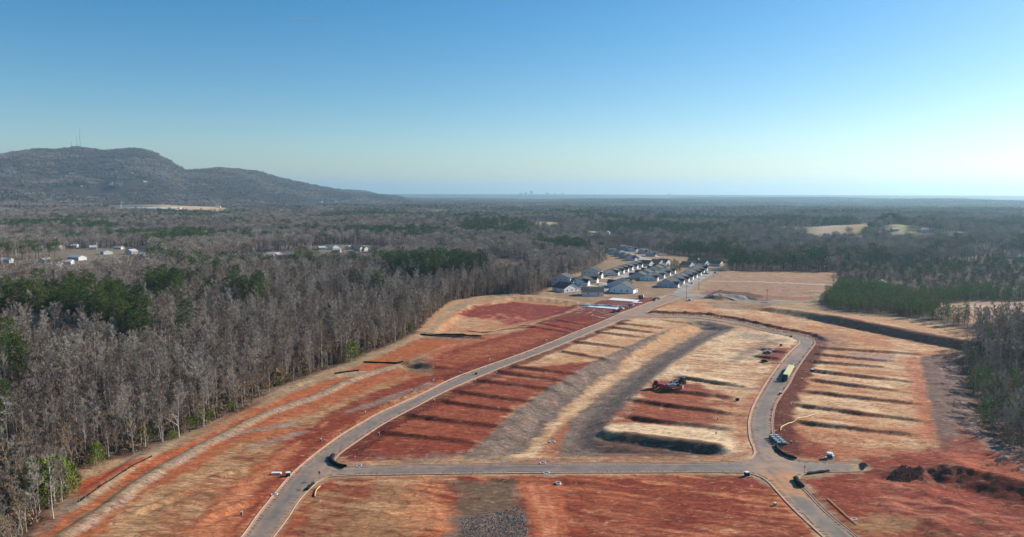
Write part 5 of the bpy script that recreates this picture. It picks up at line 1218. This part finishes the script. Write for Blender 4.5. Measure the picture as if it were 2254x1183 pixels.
# ------------------------------------------------------------------ on the site
white_p = mat('white_plastic', (222,222,216), .5, .04, 2); black_p = mat('black_plastic', (20,20,22), .6, .1, 2); green_p = mat('green_box_paint', (44,66,54), .5, .08, 2); tyre = mat('tyre_rubber', (22,22,24), .85, .1, 3)
red_p = mat('red_tractor_paint', (176,24,40), .4, .08, 1, spec=.5); grn_p = mat('green_tractor_paint', (22,64,40), .4, .08, 1, spec=.5); yel = mat('yellow_pipe', (226,190,120), .5, .06, 1); cream_p = mat('cream_tarp', (210,198,146), .7, .06, 1); wood = mat('raw_lumber', (196,166,124), .85, .15, 2); steel_d = mat('dark_steel', (40,42,46), .5, .15, 1, metal=.4); chrome = mat('grey_metal', (150,152,156), .4, .1, 1, metal=.4); rust = mat('straw_bale', (176,140,120), .9, .15, 2); sedge = mat('black_fabric', (18,18,20), .9, .15, 1.5); blue_w = mat('pale_wrapped_block', (150,168,172), .7, .1, 1)
def stub_proto(lab):
    r = thing('utility_stub', lab, 'utility stub', (0, 0, 0), 0, 'capped utility stubs on the lots')
    obj('post', MB().cyl((0, 0, -.3), (0, 0, .75), .16, n=8).mesh('post', black_p), r); obj('cap', MB().cyl((0, 0, .75), (0, 0, .95), .24, .2, 8).mesh('cap', white_p), r)
    obj('marker', MB().box(.3, -.05, -.2, .38, .05, 1.25).mesh('marker', white_p), r); return r
stubs = {'on the wood side verge of the main street': [(531,1134),(706,972),(804,912),(906,864),(955,841),(1013,823),(1079,794),(1146,771),(1202,752),(1259,727),(1278,729)],
         'on the lots right of the main street': [(833,958),(955,884),(1046,841),(1093,823),(1122,808),(1188,785),(1294,742),(1321,733)],
         'on the red strip east of the loop street': [(1741,977),(1741,894),(1765,838),(1789,799),(1808,767)],
         'at the street side of the loop block': [(1576,956),(1580,924),(1697,835)]}
sp = None
for side, lst in stubs.items():
    for i, (px, py) in enumerate(lst):
        lab = '%s white capped stub %s' % (ORD[i], side); p = GZ(px, py)
        if sp is None: sp = stub_proto(lab); sp.location = p
        else: dup(sp, p, i * .7, lab, 'capped utility stubs on the lots')
def ubox(lab, px, py, s_=1.0, body=green_p, top=white_p, name='utility_box'):
    r = thing(name, lab, 'utility box', GZ(px, py), .3, 'utility boxes'); r.scale = (s_, s_, s_)
    obj('cabinet', MB().box(-.6, -.5, -.1, .6, .5, 1.1).mesh('cabinet', body), r); obj('lid', MB().prism([(-.66, 1.1), (.66, 1.1), (.6, 1.25), (-.6, 1.25)], -.56, .56).mesh('lid', top), r)
    obj('pad', MB().box(-.8, -.7, -.2, .8, .7, .06).mesh('pad', concrete), r)
ubox('dark green utility box with pale lid at the street edge, near left', 634, 1049); ubox('black utility box beside the near right corner of the cross street', 1644, 1048, 1.0, black_p)
ubox('pale topped utility box on the red strip east of the loop street', 1788, 819, 1.1, black_p); ubox('dark utility box on the tan lot inside the loop', 1623, 883, .9, black_p, green_p); ubox('small black utility box near the loop bend', 1719, 762, .8, black_p, black_p)
ubox('black utility box on the loop street bend', 1741, 743, .8, black_p, black_p); ubox('small tan topped box left of the bottom right street', 1706, 1113, .6, rust, cream_p); ubox('small black box at the kerb below the trailer', 1718, 868, .7, black_p, white_p); ubox('small black box on the road above the trailer', 1748, 806, .7, black_p, white_p); ubox('small dark box at the kerb of the upper main street', 1048, 825, .7, black_p, black_p)
r = thing('transformer', 'round white topped transformer above the dead end stub street', 'transformer', GZ(1826, 1009))
obj('drum', MB().cyl((0, 0, 0), (0, 0, 1.3), .75, .75, 14).mesh('drum', green_p), r); obj('cover', MB().cyl((0, 0, 1.3), (0, 0, 1.75), 1.05, .85, 14).mesh('cover', white_p), r); obj('base', MB().box(-1.1, -1.1, -.1, 1.1, 1.1, .12).mesh('base', concrete), r); obj('side_cabinet', MB().box(.6, -.6, 0, 1.3, .1, .9).mesh('side_cabinet', white_p), r)
r = thing('pallet_stack', 'white wrapped low pallet beside the near left street', 'pallet', GZ(608, 1044), .1); obj('pallet', MB().box(-1.5, -.5, 0, 1.5, .5, .15).mesh('pallet', wood), r); obj('wrapped_load', MB().prism([(-1.4, .15), (1.4, .15), (1.3, .5), (-1.3, .55)], -.45, .45).mesh('wrapped_load', white_p), r)
# block pallets at the kerb
def block_pallet(lab, group):
    r = thing('block_pallet', lab, 'block pallet', (0, 0, 0), 0, group)
    obj('pallet', MB().box(-.65, -.5, 0, .65, .5, .14).mesh('pallet', wood), r)
    for k in range(2):
        obj('block_layer', MB().box(-.6 + .01 * k, -.45, .15 + .5 * k, .6, .45, .62 + .5 * k).mesh('block_layer', blue_w if k == 1 else steel_d), r)
    return r
x0, y0, z0 = GZ(1716, 978); bp = None; rn = ['front', 'second', 'third', 'fourth', 'back']
for i in range(5):
    for j in range(2):
        lab = 'pallet of pale blue grey blocks beside the junction, %s row, %s column' % (rn[i], ('left', 'right')[j]); p = (x0 - .6 + j * 1.7, y0 - 1 + i * 1.75, z0)
        if bp is None: bp = block_pallet(lab, 'pallets of blocks at the junction'); bp.location = p
        else: dup(bp, p, .05 * (j - .5), lab, 'pallets of blocks at the junction')
for i, (px, py, s_, lab) in enumerate(((1683,779,1.3,'pallet of pale blocks in the cut house pad, leftmost'), (1689,777,1.3,'pallet of pale blocks in the cut house pad, second from left'), (1695,779,1.3,'pallet of pale blocks in the cut house pad, third from left'), (1701,776,1.3,'pallet of pale blocks in the cut house pad, rightmost'))):
    dup(bp, GZ(px, py), .4 * i, lab, 'pallets of blocks in the house pad', s_)
# boards and lumber
def board(lab, px, py, L_, rz, w_=.35, m_=None, h_=.12, grp='loose boards by the slabs'):
    o = obj('board', MB().box(-L_ / 2, -w_ / 2, 0.02, L_ / 2, w_ / 2, h_).mesh('board', m_ or white_p), None, GZ(px, py), rz); tag(o, lab, 'board', grp)
    return o
k_ = 0
bd = [(1276,684,4,.5),(1283,681,3.5,.6),(1272,689,4.5,.6),(1300,688,3,.7),(1307,683,3,.8),(1293,690,3.2,.5),(1318,686,2.5,.2),(1326,689,3,-.4),(1304,694,3,.9),(1330,684,2,.3),(1336,693,4,-.5),(1322,699,5,-.7),(1314,697,5,-.7),(1327,700,6,-.7),(1342,697,3,.1),(1345,691,4,.2),(1353,693,3,.1),(1350,687,3,-.2),(1357,689,3,.3)]
for i, (px, py, L_, rz) in enumerate(sorted(bd)):
    board('%s pale board from the left scattered on the red ground below the framed slab' % (ORD[i] if i else 'first'), px, py, L_, rz)
for i, (px, py, L_, rz) in enumerate([(1688,800,5,.6),(1694,797,5,-.5),(1700,801,4,.2),(1706,799,6,-.3)]):
    board('%s pale beam of the lumber pile below the cut house pad, from the left' % (ORD[i] if i else 'first'), px, py, L_, rz, .5, wood, .3, 'beams of the lumber pile')
tag(obj('tarp_heap', bushy(5, .9, 1.6, 260, .7)[1].mesh('tarp_heap', steel_d), None, GZ(1682, 798)), 'grey brush heap beside the lumber below the cut house pad', 'heap')
# slabs
def slab(pts, lab, name='concrete_slab', h_=.35):
    p = P(pts); z = max(HZ(*q) for q in p) + h_; mb = MB(); n = len(p)
    mb.v = [(a, b, z) for a, b in p] + [(a, b, z - h_ - .6) for a, b in p]; mb.f = [tuple(range(n))] + [(i, n + i, n + (i + 1) % n, (i + 1) % n) for i in range(n)]
    me_ = mb.mesh(name, concw)
    if me_.polygons[0].normal.z < 0: me_.flip_normals()
    return p, z, me_
p, z, m_ = slab([(1338,661.5),(1400,666),(1407,662),(1349,657)], ''); r = thing('concrete_slab', 'bright white house slab nearest the finished houses', 'slab', (0, 0, 0)); obj('slab', m_, r)
obj('strip', MB().box(p[1][0] - 3, p[1][1] - 4.5, 0, p[1][0] + 4, p[1][1] - 1.2, z - .05).mesh('strip', concw), r)
p, z, m_ = slab([(1287,676.5),(1356,682),(1362,679),(1301,672.5)], ''); r = thing('concrete_slab', 'white house slab with plywood and framing laid on it', 'slab', (0, 0, 0)); obj('slab', m_, r)
c = p.mean(0); R = random.Random(4)
for i in range(9):
    o = obj('wall_frame', MB().box(-2.2, -.2, 0, 2.2, .2, .9 + .5 * R.random()).mesh('wall_frame', trim if i % 3 else blue_w), r, (c[0] - 14 + i * 3.3, c[1] + 6 - i * .9 + R.uniform(-2, 2), z), R.choice((-.3, .1, -.25)))
# tank, white cube at the yard
r = thing('water_tank', 'grey and white round tank at the yard edge by the slabs', 'tank', GZ(1411, 658), .4); obj('drum', MB().cyl((-1.6, 0, 1.5), (1.2, 0, 1.5), 1.5, n=14).mesh('drum', R_green), r); obj('end_cap', MB().cyl((1.2, 0, 1.5), (1.9, 0, 1.5), 1.45, 1.1, 14).mesh('end_cap', white_p), r); obj('cradle', MB().box(-1.4, -1.2, -.2, 1.4, 1.2, .5).mesh('cradle', steel_d), r)
def car(lab, paint, truck=False, group='parked cars'):
    r = thing('pickup_truck' if truck else 'parked_car', lab, 'pickup truck' if truck else 'car', (0, 0, 0), 0, group); L_ = 2.7 if truck else 2.3
    prof_ = [(-L_, .4), (L_, .4), (L_, .85), (L_ - .9, 1.0), (-L_ + .1, 1.0), (-L_, .9)]
    obj('body', MB().prism(prof_, -.92, .92).mesh('body', paint), r)
    cab = [(-.1, 1.0), (1.5, 1.0), (.9, 1.65), (.15, 1.7)] if truck else [(-1.9, 1.0), (1.35, 1.0), (.6, 1.5), (-1.3, 1.5)]
    obj('windows', MB().prism(cab, -.82, .82).mesh('windows', glass), r); x0, x1 = (.15, .9) if truck else (-1.25, .55)
    obj('cab_roof', MB().box(x0, -.8, 1.5 if not truck else 1.66, x1, .8, 1.56 if not truck else 1.74).mesh('cab_roof', paint), r)
    if truck: obj('bed', MB().box(-L_ + .1, -.75, 1.001, -.3, .75, 1.02).mesh('bed', steel_d), r)
    wh = MB().cyl((0, -.12, 0), (0, .12, 0), .36, n=12).mesh('wheel', tyre)
    for a in (-L_ * .62, L_ * .62):
        for b in (-.85, .85): obj('wheel', wh, r, (a, b, .36))
    return r
paints = {'silver': mat('silver_paint', (170,172,176), .3, .04, 1, spec=.6), 'black': mat('black_paint', (20,20,24), .25, .04, 1, spec=.6), 'white': mat('white_paint', (220,220,220), .3, .03, 1, spec=.6), 'grey': mat('grey_paint', (92,96,104), .3, .04, 1, spec=.6), 'dark blue': mat('blue_paint', (38,48,74), .3, .04, 1, spec=.6)}
hd = math.radians(65)
cars = [(1352,688,'dark blue',1,'dark blue pickup at the street edge left of the framed slab'),(1362,687,'black',1,'black pickup among the vehicles by the framed slab'),(1377,679,'silver',0,'silver car by the white slab, nearest the street'),(1386,676,'grey',1,'grey pickup parked by the white slab at the street'),(1392,674,'silver',0,'silver car behind the grey pickup at the street'),(1370,682,'white',0,'white car in the vehicles between the two slabs'),
 (1440,662,'black',1,'black pickup on the red verge near the old street junction'),(1446,659,'silver',0,'silver car behind the black pickup near the junction'),(1519,662,'white',0,'white car parked on the grey pad right of the utility pole'),
 (1318,628,'silver',0,'silver car in front of the left row of houses'),(1334,610,'black',1,'black car at the end of the red lot of the pale street'),(1389,618,'black',0,'black car in front of the middle block'),(1554,604,'black',0,'dark car parked at the far end of the road'),(1544,603,'silver',0,'pale car beside the dark one at the far end of the road'),(1524,625,'white',0,'small white car on the road beside the house row'),(1574,602,'grey',0,'grey car at the far right edge of the road'),(1343,640,'grey',0,'grey car in the driveway beside the corner house'),(1549,600,'white',1,'white van at the far end of the house row'),(1530,611,'black',0,'black car parked before the seventh house of the row')]
cp = {}
for i, (px, py, c_, tr_, lab) in enumerate(cars):
    p = GZ(px, py); p = (p[0], p[1], p[2] + .08); a = hd + (0, .1, -1.2, .05, -.08)[i % 5]
    if (c_, tr_) in cp: dup(cp[(c_, tr_)], p, a, lab, 'parked cars')
    else: r = car(lab, paints[c_], tr_); r.location = p; r.rotation_euler = (0, 0, a); cp[(c_, tr_)] = r
# semi trailer on the loop street
xa, ya, _ = GZ(1725, 843); xb, yb, _ = GZ(1744, 810); a = math.atan2(yb - ya, xb - xa); Lt = math.hypot(xb - xa, yb - ya)
r = thing('flatbed_truck', 'long flatbed truck with a cream yellow load on the loop street', 'truck', ((xa + xb) / 2, (ya + yb) / 2, .05), a)
hl = Lt / 2; r.scale = (.9, .85, .85)
obj('flatbed', MB().box(-hl + 4, -1.25, 1.0, hl, 1.25, 1.25).mesh('flatbed', steel_d), r); obj('load', MB().prism([(-hl + 4.5, 1.26), (hl - 1.6, 1.26), (hl - 1.9, 2.4), (-hl + 4.8, 2.4)], -1.35, 1.35).mesh('load', cream_p), r)
obj('cab', MB().prism([(-hl, .7), (-hl + 3.2, .7), (-hl + 3.2, 3.1), (-hl + 1.4, 3.1), (-hl + .9, 2.0), (-hl, 1.8)], -1.2, 1.2).mesh('cab', steel_d), r); obj('windscreen', MB().quad((-hl + .88, -1, 2.05), (-hl + .88, 1, 2.05), (-hl + 1.36, 1, 3.0), (-hl + 1.36, -1, 3.0)).mesh('windscreen', glass), r)
obj('headboard', MB().box(hl - .15, -1.25, 1.25, hl, 1.25, 2.2).mesh('headboard', steel_d), r)
wh = MB().cyl((0, -.2, 0), (0, .2, 0), .52, n=12).mesh('wheel', tyre)
for q in (-hl + 1, -hl + 3.6, -hl + 4.8, hl - 3.4, hl - 2.1):
    for b in (-1.0, 1.0): obj('wheel', wh, r, (q, b, .52))
# tractors on the red lot
def wheel(parent, x, y, rad, w_, rim):
    o = obj('wheel', MB().cyl((0, -w_, 0), (0, w_, 0), rad, n=16).mesh('wheel', tyre), parent, (x, y, rad)); obj('rim', MB().cyl((0, -w_ - .03, 0), (0, w_ + .03, 0), rad * .5, n=10).mesh('rim', rim), o)
def tractor(lab, px, py, rz, paint, rim, s_):
    r = thing('tractor', lab, 'tractor', GZ(px, py), rz); r.scale = (s_, s_, s_)
    obj('hood', MB().prism([(.3, .9), (2.6, .9), (2.65, 1.55), (2.3, 1.75), (.3, 1.85)], -.45, .45).mesh('hood', paint), r); obj('chassis', MB().box(-1.2, -.4, .6, 2.4, .4, .95).mesh('chassis', steel_d), r)
    obj('fender', MB().box(-1.5, -1.1, 1.55, .1, -.5, 1.72).box(-1.5, .5, 1.55, .1, 1.1, 1.72).mesh('fender', paint), r)
    cb = MB()
    for a, b in ((-1.1, -.6), (-1.1, .6), (.25, -.6), (.25, .6)): cb.box(a - .05, b - .05, 1.2, a + .05, b + .05, 2.7)
    obj('cab_frame', cb.mesh('cab_frame', steel_d), r); obj('cab_glass', MB().box(-1.04, -.55, 1.3, .2, .55, 2.65).mesh('cab_glass', glass), r); obj('cab_roof', MB().prism([(-1.3, 2.7), (.45, 2.7), (.35, 2.9), (-1.2, 2.9)], -.75, .75).mesh('cab_roof', paint), r)
    obj('exhaust', MB().cyl((1.4, .3, 1.7), (1.4, .3, 2.7), .06, n=6).mesh('exhaust', steel_d), r); obj('loader_arm', MB().box(1.0, -.75, 1.0, 3.3, -.6, 1.2).box(1.0, .6, 1.0, 3.3, .75, 1.2).box(3.2, -1.1, .3, 3.8, 1.1, 1.1).mesh('loader_arm', chrome), r)
    for b in (-.95, .95): wheel(r, -.6, b, .95, .28, rim); wheel(r, 2.0, b * .85, .55, .2, rim)
    return r
tractor('red tractor with black wheels on the red lot inside the loop', 1446, 855, -.35, red_p, chrome, 1.12)
tractor('dark green tractor with a cab on the red lot, right of the red one', 1499, 847, 2.6, grn_p, chrome, 1.15)
r = thing('straw_blower', 'grey and dark red trailer blower between the red and green tractors', 'trailer', GZ(1478, 857), .15); r.scale = (1.05,) * 3
obj('frame', MB().box(-3, -.8, .6, 2.4, .8, .85).mesh('frame', steel_d), r); obj('hopper', MB().prism([(-1.5, .85), (1.4, .85), (1.9, 1.9), (-1.9, 1.9)], -.9, .9).mesh('hopper', chrome), r); obj('engine', MB().box(-3, -.6, .86, -1.8, .6, 1.7).mesh('engine', red_p), r)
obj('spout', MB().tube([Vector((1, 0, 1.8)), Vector((1.4, 0, 2.9)), Vector((2.6, 0, 3.2))], [.25, .25, .3], 8).mesh('spout', white_p), r); obj('drawbar', MB().box(2.4, -.08, .6, 4.2, .08, .75).mesh('drawbar', steel_d), r)
for b in (-.9, .9): wheel(r, -.8, b, .5, .18, chrome)
tag(obj('straw_bale', MB().cyl((0, -.7, .85), (0, .7, .85), .85, n=18).mesh('straw_bale', rust), None, GZ(1500, 856), .9), 'round pale pink straw bale beside the green tractor', 'bale')
# poles along the old road
def pole(lab, px, py, h_, arm=True, cat='utility pole', name='utility_pole'):
    r = thing(name, lab, cat, GZ(px, py), -.4, 'poles by the roads'); obj('pole', MB().cyl((0, 0, -.5), (0, 0, h_), .17, .11, 7).mesh('pole', W_grey if not arm else pine_bark), r)
    if arm: obj('crossarm', MB().box(-1.2, -.08, h_ - .9, 1.2, .08, h_ - .7).mesh('crossarm', pine_bark), r)
    else: obj('lamp_head', MB().box(-.9, -.18, h_ - .12, .9, .18, h_ + .06).mesh('lamp_head', chrome), r)
pole('wooden utility pole at the junction beside the white car', 1511, 659, 11); pole('wooden utility pole at the road edge farther along', 1538, 639, 10); pole('wooden pole right of the dark earth pile', 1688, 660, 8)
pole('grey street lamp at the right edge of the far right field', 2247, 668, 10, False, 'street lamp', 'street_lamp'); pole('grey street lamp behind the far right field', 2152, 662, 8, False, 'street lamp', 'street_lamp'); pole('thin pole above the tall field thicket at right', 2136, 664, 6, False, 'street lamp', 'street_lamp')
tag(obj('marker_board', MB().box(-.5, -.05, 0, .5, .05, 1.6).mesh('marker_board', white_p), None, GZ(1590, 656)), 'small white board before the dark earth pile', 'sign')
# stop signs
def sign_face(m_): return m_
sred = mat('sign_red', (170,30,36), .5, .03, 2)
def stop_sign(lab, px, py, rz):
    r = thing('stop_sign', lab, 'road sign', GZ(px, py), rz, 'stop signs'); obj('post', MB().box(-.05, .03, -.3, .05, .12, 2.6).mesh('post', chrome), r)
    mb = MB(); pts = [(math.cos(math.radians(22.5 + 45 * k)) * .42, math.sin(math.radians(22.5 + 45 * k)) * .42 + 2.3) for k in range(8)]; mb.prism(pts, 0, .03); f = obj('sign_face', mb.mesh('sign_face', sred), r)
    cu = bpy.data.curves.new('sign_lettering', 'FONT'); cu.body = 'STOP'; cu.size = .3; cu.align_x = 'CENTER'; cu.align_y = 'CENTER'; cu.extrude = .004; cu.materials.append(white_p)
    tmp = bpy.data.objects.new('sign_lettering', cu); l = obj('lettering', bpy.data.meshes.new_from_object(tmp), f); l.location = (0, -.008, 2.3); l.rotation_euler = (math.pi / 2, 0, 0)
stop_sign('red stop sign at the dead end stub corner', 1771, 1045, .6); stop_sign('stop sign on the red corner of the first junction', 782, 1022, .9); stop_sign('stop sign at the near side of the first junction', 703, 1058, -.5)
# drains
def drain(lab, px, py, s_=1.0, round_=False):
    r = thing('drain_inlet', lab, 'drain', GZ(px, py), .2, 'drain inlets'); r.scale = (s_,) * 3
    if round_: obj('ring', MB().cyl((0, 0, -.2), (0, 0, .35), .8, .75, 16).mesh('ring', concw), r); obj('grate', MB().cyl((0, 0, .35), (0, 0, .37), .55, n=14).mesh('grate', steel_d), r)
    else: obj('frame', MB().box(-1, -.7, -.2, 1, .7, .32).mesh('frame', concw), r); obj('grate', MB().box(-.7, -.45, .32, .7, .45, .35).mesh('grate', steel_d), r)
drain('pale square drain inlet at the near end of the grey swale', 1216, 974); drain('round pale manhole ring on the red lot below the cross street', 1229, 1065, 1, True); drain('kerb inlet on the upper side of the cross street middle', 1195, 1020.5, .9); drain('kerb inlet on the lower side of the cross street middle', 1203, 1042.5, .9); drain('kerb inlet at the left end of the cross street', 791, 1026.5, .8); drain('kerb inlet on the street edge near bottom left', 604, 1090, .8); drain('kerb inlet at the swale head near the loop top', 1548, 713, 1.0)
drain('small white bag by the bottom right street', 1880, 1144, .7)
# black filter socks and silt fences
def sock(px_pts, rad, lab):
    p = smooth(P(px_pts), 1.0); pts = [Vector((a, b, HZ(a, b) + rad * .45)) for a, b in p]
    tag(obj('filter_sock', MB().tube(pts, [rad * (.9 + .15 * math.sin(i * 2.1)) for i in range(len(pts))], 7).mesh('filter_sock', sedge, True)), lab, 'filter sock')
sock([(733,1004),(729,1012),(733,1020),(744,1026),(760,1030)], .75, 'black filter sock round the corner of the first junction'); sock([(1709,984),(1716,995),(1732,1005),(1752,1012)], .7, 'black filter sock along the corner above the stub street'); sock([(1778,1045),(1800,1041.5),(1824,1038.5)], .55, 'black filter sock on the lower kerb of the stub street'); sock([(1752,1056),(1756,1064),(1766,1074)], .9, 'dark filter sock at the orange stained corner'); sock([(676,1080),(683,1072),(690,1066)], .5, 'black filter sock at the near kerb of the main street')
def silt_fence(px_pts, h_, lab, top=None):
    p = smooth(P(px_pts), 2.5); r = thing('silt_fence', lab, 'silt fence', (0, 0, 0), 0, 'silt fences')
    mb = MB(); n = len(p)
    z = [HZ(*q) for q in p]
    for i in range(n): mb.v += [(p[i][0], p[i][1], z[i] - .1), (p[i][0], p[i][1], z[i] + h_ * (.9 + .15 * math.sin(i * 1.7)))]
    for i in range(n - 1): mb.f.append((2 * i, 2 * i + 2, 2 * i + 3, 2 * i + 1))
    obj('fabric', mb.mesh('fabric', sedge), r); pm = MB().box(-.04, -.04, -.2, .04, .04, h_ + .35).mesh('post', chrome)
    for i in range(n): obj('post', pm, r, (p[i][0], p[i][1] + .06, z[i]))
silt_fence([(800,799),(845,800),(888,803)], .8, 'black silt fence below the brown field, upper of two'); silt_fence([(736,829),(762,824),(790,820)], .8, 'black silt fence across the drainage path, left of the other')
silt_fence([(175,1110),(225,1075),(280,1040),(335,1008)], .5, 'long black silt fence between red scar and straw strip'); silt_fence([(925,737),(980,739),(1060,743)], .9, 'black silt fence at the foot of the basin bank'); silt_fence([(1030,725),(1075,727),(1180,721)], .4, 'low silt fence across the red basin floor')
# pipes lying on the soil
def ptube(px_pts, rad, lab):
    p = smooth(P(px_pts), 1.5); tag(obj('gas_pipe', MB().tube([Vector((a, b, HZ(a, b) + rad + .1)) for a, b in p], [rad] * len(p), 6).mesh('gas_pipe', yel, True)), lab, 'pipe')
ptube([(1718,950),(1720,942),(1732,936),(1760,925),(1800,913)], .16, 'pale yellow pipe lying on the lots above the block pallets'); ptube([(1821,1100),(1845,1122),(1865,1140),(1886,1157)], .12, 'yellow pipe along the bottom right street'); ptube([(705,1073),(696,1082),(693,1096)], .14, 'short yellow pipe beside the first junction')
# loose stone and debris
def stones(name, poly_px, n, s0, s1, m_, lab, cat, lift=0, seed=1):
    p = P(poly_px); R = np.random.RandomState(seed); lo = p.min(0); hi = p.max(0); mb = MB(); k = 0; rr_ = random.Random(seed)
    q = R.rand(n * 6, 2) * (hi - lo) + lo; q = q[(sdpoly(q[:, 0], q[:, 1], p, 5) > 0) & (road_sd(q[:, 0], q[:, 1]) < -.7)][:n]; z = ground_h(q[:, 0], q[:, 1])
    for (a, b), zz in zip(q, z):
        s_ = rr_.uniform(s0, s1); c = len(mb.v); d = [rr_.uniform(.6, 1.2) * s_ for _ in range(5)]; t0 = rr_.uniform(0, 6)
        mb.v += [(a + math.cos(t0) * d[0], b + math.sin(t0) * d[0], zz - .1), (a + math.cos(t0 + 2) * d[1], b + math.sin(t0 + 2) * d[1], zz - .1), (a + math.cos(t0 + 4) * d[2], b + math.sin(t0 + 4) * d[2], zz - .1), (a + .2 * d[3], b, zz + s_ * .8 + lift), (a - .4 * d[4], b + .3 * s_, zz + s_ * .5 + lift)]
        mb.f += [(c, c + 1, c + 3), (c + 1, c + 2, c + 4), (c + 2, c, c + 3), (c + 1, c + 4, c + 3), (c + 2, c + 3, c + 4)]
    tag(obj(name, mb.mesh(name, m_)), lab, cat, kind='stuff')
stone_m = mat('pale_stone', (160,148,136), .9, .25, .3); chunk_m = mat('broken_concrete', (146,96,78), .9, .3, .5)
stones('riprap', [(1006,1183),(1010,1140),(1080,1130),(1150,1105),(1168,1150),(1172,1200),(1005,1220)], 1500, .12, .34, stone_m, 'loose pale stones on the grey slope at the bottom', 'stones')
stones('riprap', [(1885,1019),(1905,1018),(1918,1028),(1905,1039),(1890,1039)], 420, .2, .5, mat('dark_stone', (104,94,86), .9, .3, .3), 'dark stones at the end of the stub street', 'stones', 0, 3)
stones('debris', [(1952,1050),(1975,1030),(2010,1032),(2045,1048),(2010,1064),(1975,1062)], 260, .15, .6, chunk_m, 'broken concrete and roots on the dark spoil heap', 'debris', .2, 5)
stones('debris', [(2180,1010),(2215,1005),(2230,1015),(2190,1022)], 60, .3, .8, stone_m, 'pale rubble at the foot of the creek slope', 'debris', 0, 6)
stones('clods', [(745,1010),(800,985),(900,1000),(1030,998),(1100,985),(1110,1000),(1000,1010),(780,1018)], 500, .08, .22, stone_m, 'pale clods along the foot of the red lots', 'clods', 0, 7)
stones('clods', [(1410,690),(1560,693),(1700,722),(1800,745),(1806,752),(1700,733),(1560,700)], 900, .15, .5, mat('red_clod', (98,44,36), .95, .2, .5), 'dark red clods on the berm above the loop street', 'clods', 0, 8)
for nm, poly_, n_, sd_ in (('clods', [(1800,755),(1812,762),(1770,830),(1740,900),(1735,985),(1715,975),(1712,920),(1740,850),(1780,790)], 900, 9), ('clods', [(610,1120),(700,1010),(800,935),(930,860),(1060,800),(1050,792),(900,855),(760,935),(640,1030),(560,1120)], 1300, 10), ('clods', [(770,1000),(840,948),(930,900),(1000,870),(1010,878),(930,915),(850,965),(790,1008)], 500, 11)):
    stones(nm, poly_, n_, .08, .3, bpy.data.materials['red_clod'], ('red clods on the verge %s' % {9: 'east of the loop street', 10: 'between the wood and the main street', 11: 'right of the main street'}[sd_]), 'clods', 0, sd_)
stones('straw_tufts', [(1080,960),(1140,900),(1215,850),(1300,800),(1420,745),(1490,716),(1400,766),(1305,832),(1235,888),(1180,950),(1120,1000),(1040,1002)], 3500, .06, .22, mat('grey_straw', (134,118,104), .95, .2, .5), 'grey straw matting tufts on the left bank of the swale', 'straw', 0, 12)
stones('straw_tufts', [(1230,1000),(1260,930),(1360,832),(1450,770),(1550,722),(1600,722),(1560,748),(1480,800),(1440,832),(1390,880),(1345,930),(1333,960),(1300,1002)], 3500, .06, .22, bpy.data.materials['grey_straw'], 'grey straw matting tufts on the right bank of the swale', 'straw', 0, 13)
